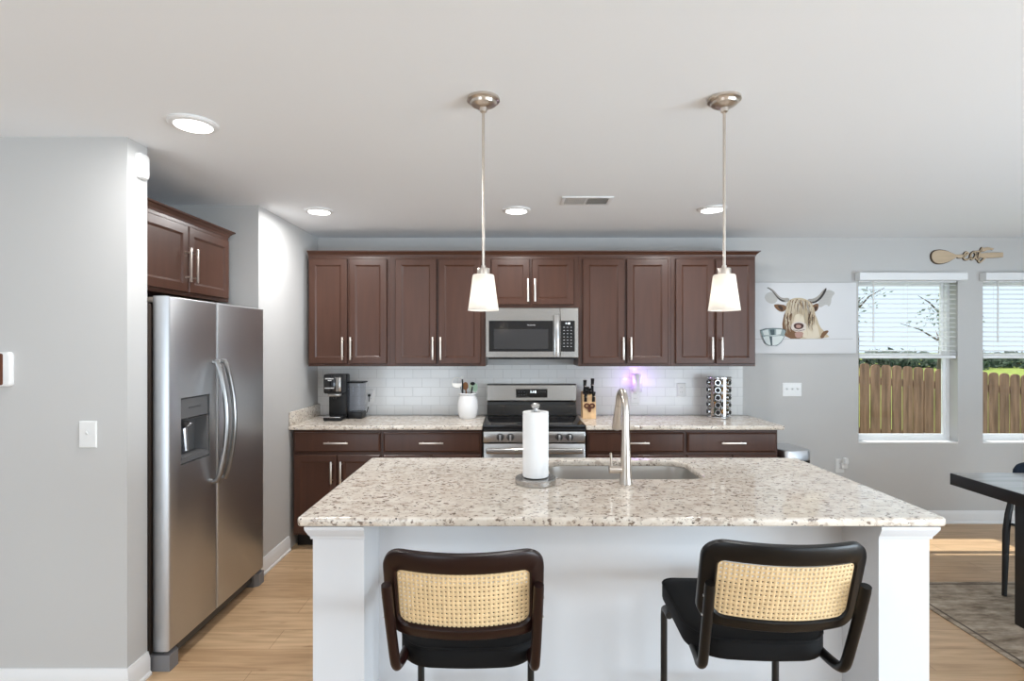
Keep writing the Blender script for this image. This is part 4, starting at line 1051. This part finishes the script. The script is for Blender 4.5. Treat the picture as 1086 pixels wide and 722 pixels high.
# wooden "eat" spoon sign
t = thing('spoon_sign', 'wooden spoon shaped wall sign reading eat above the windows', 'sign', (3.93, YB - .0005, 2.285))
sg = lambda px, py: ((975 + px / 9.784 - 543) / 124.2 - 3.93, 1.53 - (250 + py / 9.784 - 365) / 124.2 - 2.285)
def smooth2(pts, k=2):
    P = [Vector((a, c, 0)) for a, c in pts]
    for _ in range(k):
        Q = []
        for i in range(len(P)):
            a, c = P[i], P[(i + 1) % len(P)]; Q += [a * .75 + c * .25, a * .25 + c * .75]
        P = Q
    return [(p.x, p.y) for p in P]
spoon = smooth2([(112, 215), (130, 160), (195, 138), (280, 150), (345, 180), (385, 195), (440, 192), (480, 190), (500, 205), (480, 222), (430, 222), (385, 222), (345, 250), (280, 285), (195, 300), (135, 275)], 2)
def plaque(pts, y0, y1, name, m, par):
    b = B(); b.prism([(sg(*p)[0], -y0, sg(*p)[1]) for p in pts], (0, -(y1 - y0), 0)); return b.obj(name, m, par)
plaque(spoon, 0, .010, 'backing', 'signedge', t)
cen = (250, 215)
plaque([(cen[0] + (x - cen[0]) * .955 + 4, cen[1] + (y - cen[1]) * .90) for x, y in spoon], .0101, .014, 'spoon_face', 'signwood', t)
rest = [(628, 182), (760, 172), (866, 172), (866, 222), (790, 228), (670, 232), (622, 226)]
plaque(rest, 0, .010, 'handle_backing', 'signedge', t)
plaque([(x, y - 1 if y > 200 else y + 1) for x, y in rest], .0101, .014, 'handle_face', 'signwood', t)
def script(pts, r, y, name, m):
    P = [Vector((sg(*p)[0], -y, sg(*p)[1])) for p in pts]; S = []
    for i in range(len(P) - 1):
        p0, p1, p2, p3 = P[max(i - 1, 0)], P[i], P[i + 1], P[min(i + 2, len(P) - 1)]
        for k in range(5):
            u = k / 5; S.append(.5 * ((2 * p1) + (-p0 + p2) * u + (2 * p0 - 5 * p1 + 4 * p2 - p3) * u * u + (-p0 + 3 * p1 - 3 * p2 + p3) * u ** 3))
    S.append(P[-1])
    # flat ribbon strip
    b = B(); n = len(S); rings = []
    for i, p in enumerate(S):
        d = (S[min(i + 1, n - 1)] - S[max(i - 1, 0)]).normalized(); nr = Vector((-d.z, 0, d.x))
        rings.append([p + nr * r, p - nr * r, p - nr * r + Vector((0, -.004, 0)), p + nr * r + Vector((0, -.004, 0))])
    return b.loft(rings)
word = [[(395, 222), (430, 225), (470, 205), (505, 185), (490, 168), (468, 190), (458, 225), (480, 248), (515, 240), (545, 218)],
        [(588, 190), (565, 168), (538, 190), (530, 225), (548, 245), (575, 225), (592, 185), (590, 225), (600, 245), (625, 235)],
        [(655, 120), (632, 160), (618, 215), (612, 255), (630, 275), (665, 245), (690, 222)],
        [(560, 165), (620, 162), (680, 150), (720, 128), (765, 140)]]
for nm, r, y, m_ in (('word_backing', .0085, .001, 'signedge'), ('word', .0058, .0102, 'signwood')):
    b = B()
    for w_ in word:
        k = script(w_, r, y, nm, m_); tmp = bpy.data.meshes.new('tmp'); k.bm.to_mesh(tmp); k.bm.free(); b.bm.from_mesh(tmp); bpy.data.meshes.remove(tmp)
    b.obj(nm, m_, t)
b = B(); b.prism([(sg(*p)[0], -.0143, sg(*p)[1]) for p in [(640, 128), (700, 118), (770, 132), (755, 146), (690, 150), (650, 160)]], (0, -.003, 0)); b.obj('letter_flag', 'signwood', t)

# ------------------------------------------------------------------ blinds
def blind(label, W):
    x0, x1, z0, z1 = W
    t = thing('window_blind', label, 'blind', ((x0 + x1) / 2, YB, 2.145), 0, 'window blinds'); hw_ = (x1 - x0) / 2
    va = B(); prof = [(-.001, .0), (-.06, .0), (-.068, .006), (-.068, .060), (-.062, .068), (-.001, .068)]
    va.loft([[(-hw_ - .03, y, z - .075) for y, z in prof], [(hw_ + .03, y, z - .075) for y, z in prof]]); va.obj('valance', 'vinyl', t)
    B().box(-hw_ + .008, hw_ - .008, .006, .05, -.085, -.046).obj('headrail', 'vinyl', t)
    b = B(); nsl = 15
    top, bot = -.105, 1.475 - 2.145
    for i in range(nsl):
        z = top + (bot - top) * i / (nsl - 1); a = math.radians(10)
        cy, h_ = .030, .024
        d = Vector((0, math.cos(a), math.sin(a))) * h_; n_ = Vector((0, -math.sin(a), math.cos(a))) * .0014
        c = Vector((0, cy, z))
        pts = [c - d - n_, c - n_ + n_ * 1.8, c + d - n_, c + d + n_, c + n_ * 2.8, c - d + n_]
        b.loft([[(-hw_ + .010, p.y, p.z) for p in pts], [(hw_ - .010, p.y, p.z) for p in pts]])
    b.obj('slats', 'vinyl', t)
    b = B(); b.box(-hw_ + .010, hw_ - .010, .006, .054, bot - .066, bot - .040, .004)
    for k in range(3): b.box(-hw_ + .010, hw_ - .010, .006, .054, bot - .034 + k * .007, bot - .031 + k * .007)
    b.obj('bottom_rail', 'vinyl', t)
    b = B()
    for x in (-hw_ + .14, hw_ - .14, 0): 
        for y in (.005, .055): b.cyl((x, y, -.09), (x, y, bot - .05), .0011, n=6)
    b.obj('ladder_cords', 'vinyl', t)
    B().cyl((-hw_ + .125, -.004, -.075), (-hw_ + .125, -.002, -.60), .0045, n=8).obj('tilt_wand', 'white', t)
    return t
blind('white slatted blind half lowered in the window next to the cow canvas', W1)
blind('white slatted blind half lowered in the window at the photo edge, above the dining table', W2)

# ------------------------------------------------------------------ dining corner
RUGZ = .008
o = tag(B().box(2.41, 4.7, .9, 3.45, .0005, RUGZ, .003).obj('rug', 'rug'), 'beige and brown distressed rug under the dining table', 'rug')
b = B(); b.box(2.44, 2.452, .93, 3.42, RUGZ - .001, RUGZ + .0006).box(2.44, 4.67, 3.408, 3.42, RUGZ - .001, RUGZ + .0006); b.obj('border_stripe', mat('rug_border', srgb(92, 80, 70), .95), o)
t = thing('dining_table', 'black dining table with thick top on slab legs', 'table', (3.3, 2.4, RUGZ))
B().box(2.62 - 3.3, 4.45 - 3.3, 1.25 - 2.4, 3.216 - 2.4, .684, .752, .002).obj('tabletop', 'tableblack', t)
B().box(2.6225 - 3.3, 4.4475 - 3.3, 1.2525 - 2.4, 3.2135 - 2.4, .7522, .7535).obj('top_surface', 'tablewood', t)
for x in (2.735, 4.2): B().box(x - 3.3, x + .11 - 3.3, 1.55 - 2.4, 2.925 - 2.4, .0004, .6835, .003).obj('leg', 'tableblack', t)
B().box(2.846 - 3.3, 4.199 - 3.3, 2.2 - 2.4, 2.28 - 2.4, .30, .40, .003).obj('stretcher', 'tableblack', t)
# navy dining chair at the far end, facing the table
t = thing('dining_chair', 'navy upholstered dining chair with thin black legs behind the table', 'chair', (3.255, 3.16, 0))
S = B(); out = rrect(-.225, .225, -.22, .10, (.06, .08, .08, .06), 8, 3)
S.loft([[(x * k, y * k, z) for x, y in out] for k, z in ((.94, .405), (.99, .412), (1, .43), (1, .455), (.97, .470), (.85, .476))]).obj('seat', 'navy', t, ang=50)
rings = []
for i in range(25):
    a = math.radians(-74 + 148 * i / 24); x, y = .225 * math.sin(a), .035 + .125 * math.cos(a)
    u = abs(i - 12) / 12; zt = .805 - .03 * u ** 2 - (.06 * ((u - .75) / .25) ** 2 if u > .75 else 0); zb = .60 + (.05 * ((u - .75) / .25) ** 2 if u > .75 else 0)
    d = Vector((math.sin(a), math.cos(a), 0)) * .020; p = Vector((x, y, 0))
    rings.append([p - d + Vector((0, 0, zb + .01)), p + d + Vector((0, 0, zb)), p + d * 1.15 + Vector((0, 0, (zb + zt) / 2)), p + d + Vector((0, 0, zt - .02)), p + d * .5 + Vector((0, 0, zt)), p - d * .5 + Vector((0, 0, zt)), p - d + Vector((0, 0, zt - .02)), p - d * 1.1 + Vector((0, 0, (zb + zt) / 2))])
S = B().loft(rings).obj('backrest', 'navy', t, ang=60)
for sx in (-1, 1):
    z0 = RUGZ + .003
    B().tube([(sx * .205, .105, .66), (sx * .245, .100, .50), (sx * .262, .095, .40), (sx * .278, .090, z0)], [.014, .0175, .019, .0125], 12).obj('leg', 'blackmetal', t, ang=40)
    B().tube([(sx * .19, -.17, .41), (sx * .215, -.20, z0)], [.019, .0125], 12).obj('leg', 'blackmetal', t, ang=40)
    B().tube([(sx * .245, .100, .44), (sx * .18, .06, .44)], .010, 10).obj('seat_bracket', 'chrome', t)
# ------------------------------------------------------------------ outside
b = B()
yy = [4.76, 7.2, 12, 20, 30, 60]; zz_ = [-.5, -.5, -.35, .0, .35, .6]
b.loft([[(x, y, z) for x in (-30, -10, 0, 5, 10, 20, 40, 60)] for y, z in zip(yy, zz_)], closed=False)
g = b.obj('ground', 'grass'); struct(g, 'lawn outside the windows')
t = thing('fence', 'weathered wooden picket fence outside the windows', 'fence', (5.3, 6.7, -.5))
bw_ = .120
for pnl in range(5):
    b = B()
    x = 3.0 + pnl * 1.072
    for i in range(8):
        xa = x + i * .134; zt = 1.30 - .072 * (xa - 4.25) + random.uniform(-.008, .008)
        pts = []
        for (dx, dz) in ((0, -1.74), (bw_, -1.74), (bw_, -.05), (bw_ * .93, -.018), (bw_ * .75, -.004), (bw_ * .5, 0), (bw_ * .25, -.004), (bw_ * .07, -.018), (0, -.05)):
            pts.append((xa + dx - 5.3, random.uniform(-.0015, .0015) if False else 0, (zt + dz if dz > -1 else -.46) + .5))
        b.prism(pts, (0, .012, 0))
    b.obj('picket_panel', 'fence', t)
b = B()
for z in (1.06, .42, -.30):
    rail = [(3.0 - 5.3, .013, z + .5 + .07), (8.36 - 5.3, .013, z + .5 - .29), (8.36 - 5.3, .013, z + .5 - .20), (3.0 - 5.3, .013, z + .5 + .16)]
    o_ = B().prism(rail, (0, .035, 0)); o_.obj('rail', 'fence', t)
for x in (3.0, 5.15, 7.3, 8.36): B().box(x - 5.3 - .045, x - 5.3 + .045, .055, .145, -.0, 1.62 - .07 * (x - 4.25)).obj('post', 'fence', t)
def leafball(b, c, rx, rz, n, s, rnd):
    bm = b.bm
    for _ in range(n):
        while True:
            p = Vector((rnd.uniform(-1, 1), rnd.uniform(-1, 1), rnd.uniform(-1, 1)))
            if .25 < p.length < 1: break
        q_ = Vector((c[0] + p.x * rx, c[1] + p.y * rx, c[2] + p.z * rz))
        u = Vector((rnd.gauss(0, 1), rnd.gauss(0, 1), rnd.gauss(0, 1))).normalized(); v = u.orthogonal().normalized(); k = s * rnd.uniform(.6, 1.3)
        bm.faces.new([bm.verts.new(q_ + u * k), bm.verts.new(q_ + v * k * .5), bm.verts.new(q_ - u * k), bm.verts.new(q_ - v * k * .5)])
rnd = random.Random(5)
b = B()
for i in range(26): leafball(b, (10 + i * 1.9, 29 + rnd.uniform(-1, 1), 0.45 + rnd.uniform(-.1, .25)), 1.6, .6, 420, .22, rnd)
o = b.obj('hedge', 'leaf', recalc=False); tag(o, 'dark leafy hedge line beyond the fence', 'hedge', kind='stuff')
def tree(x, y, h, label, n):
    t = thing('tree', label, 'tree', (x, y, .0), 0, 'trees beyond the fence')
    b = B(); b.tube([(0, 0, -.2), (.1, 0, h * .4), (0, 0, h * .8)], [.16, .11, .04], 8)
    for i in range(10):
        a = rnd.uniform(0, 6.3); z = h * rnd.uniform(.35, .75); L = h * rnd.uniform(.2, .4)
        b.tube([(.05, 0, z), (L * .5 * math.cos(a), L * .5 * math.sin(a), z + L * .4), (L * math.cos(a), L * math.sin(a), z + L * .6)], [.05, .03, .01], 5)
    b.obj('trunk', 'bark', t)
    b = B()
    for i in range(9): leafball(b, (rnd.uniform(-1, 1) * h * .28, rnd.uniform(-1, 1) * h * .2, h * rnd.uniform(.55, .95)), h * .16, h * .12, n, .11, rnd)
    b.obj('crown', 'leaf2', t, recalc=False)
tree(15.6, 24.5, 4.4, 'pale leafy tree seen through the slats of the blind near the cow canvas', 12)
tree(19.5, 24.5, 4.0, 'pale leafy tree seen through the blind above the dining table', 12)
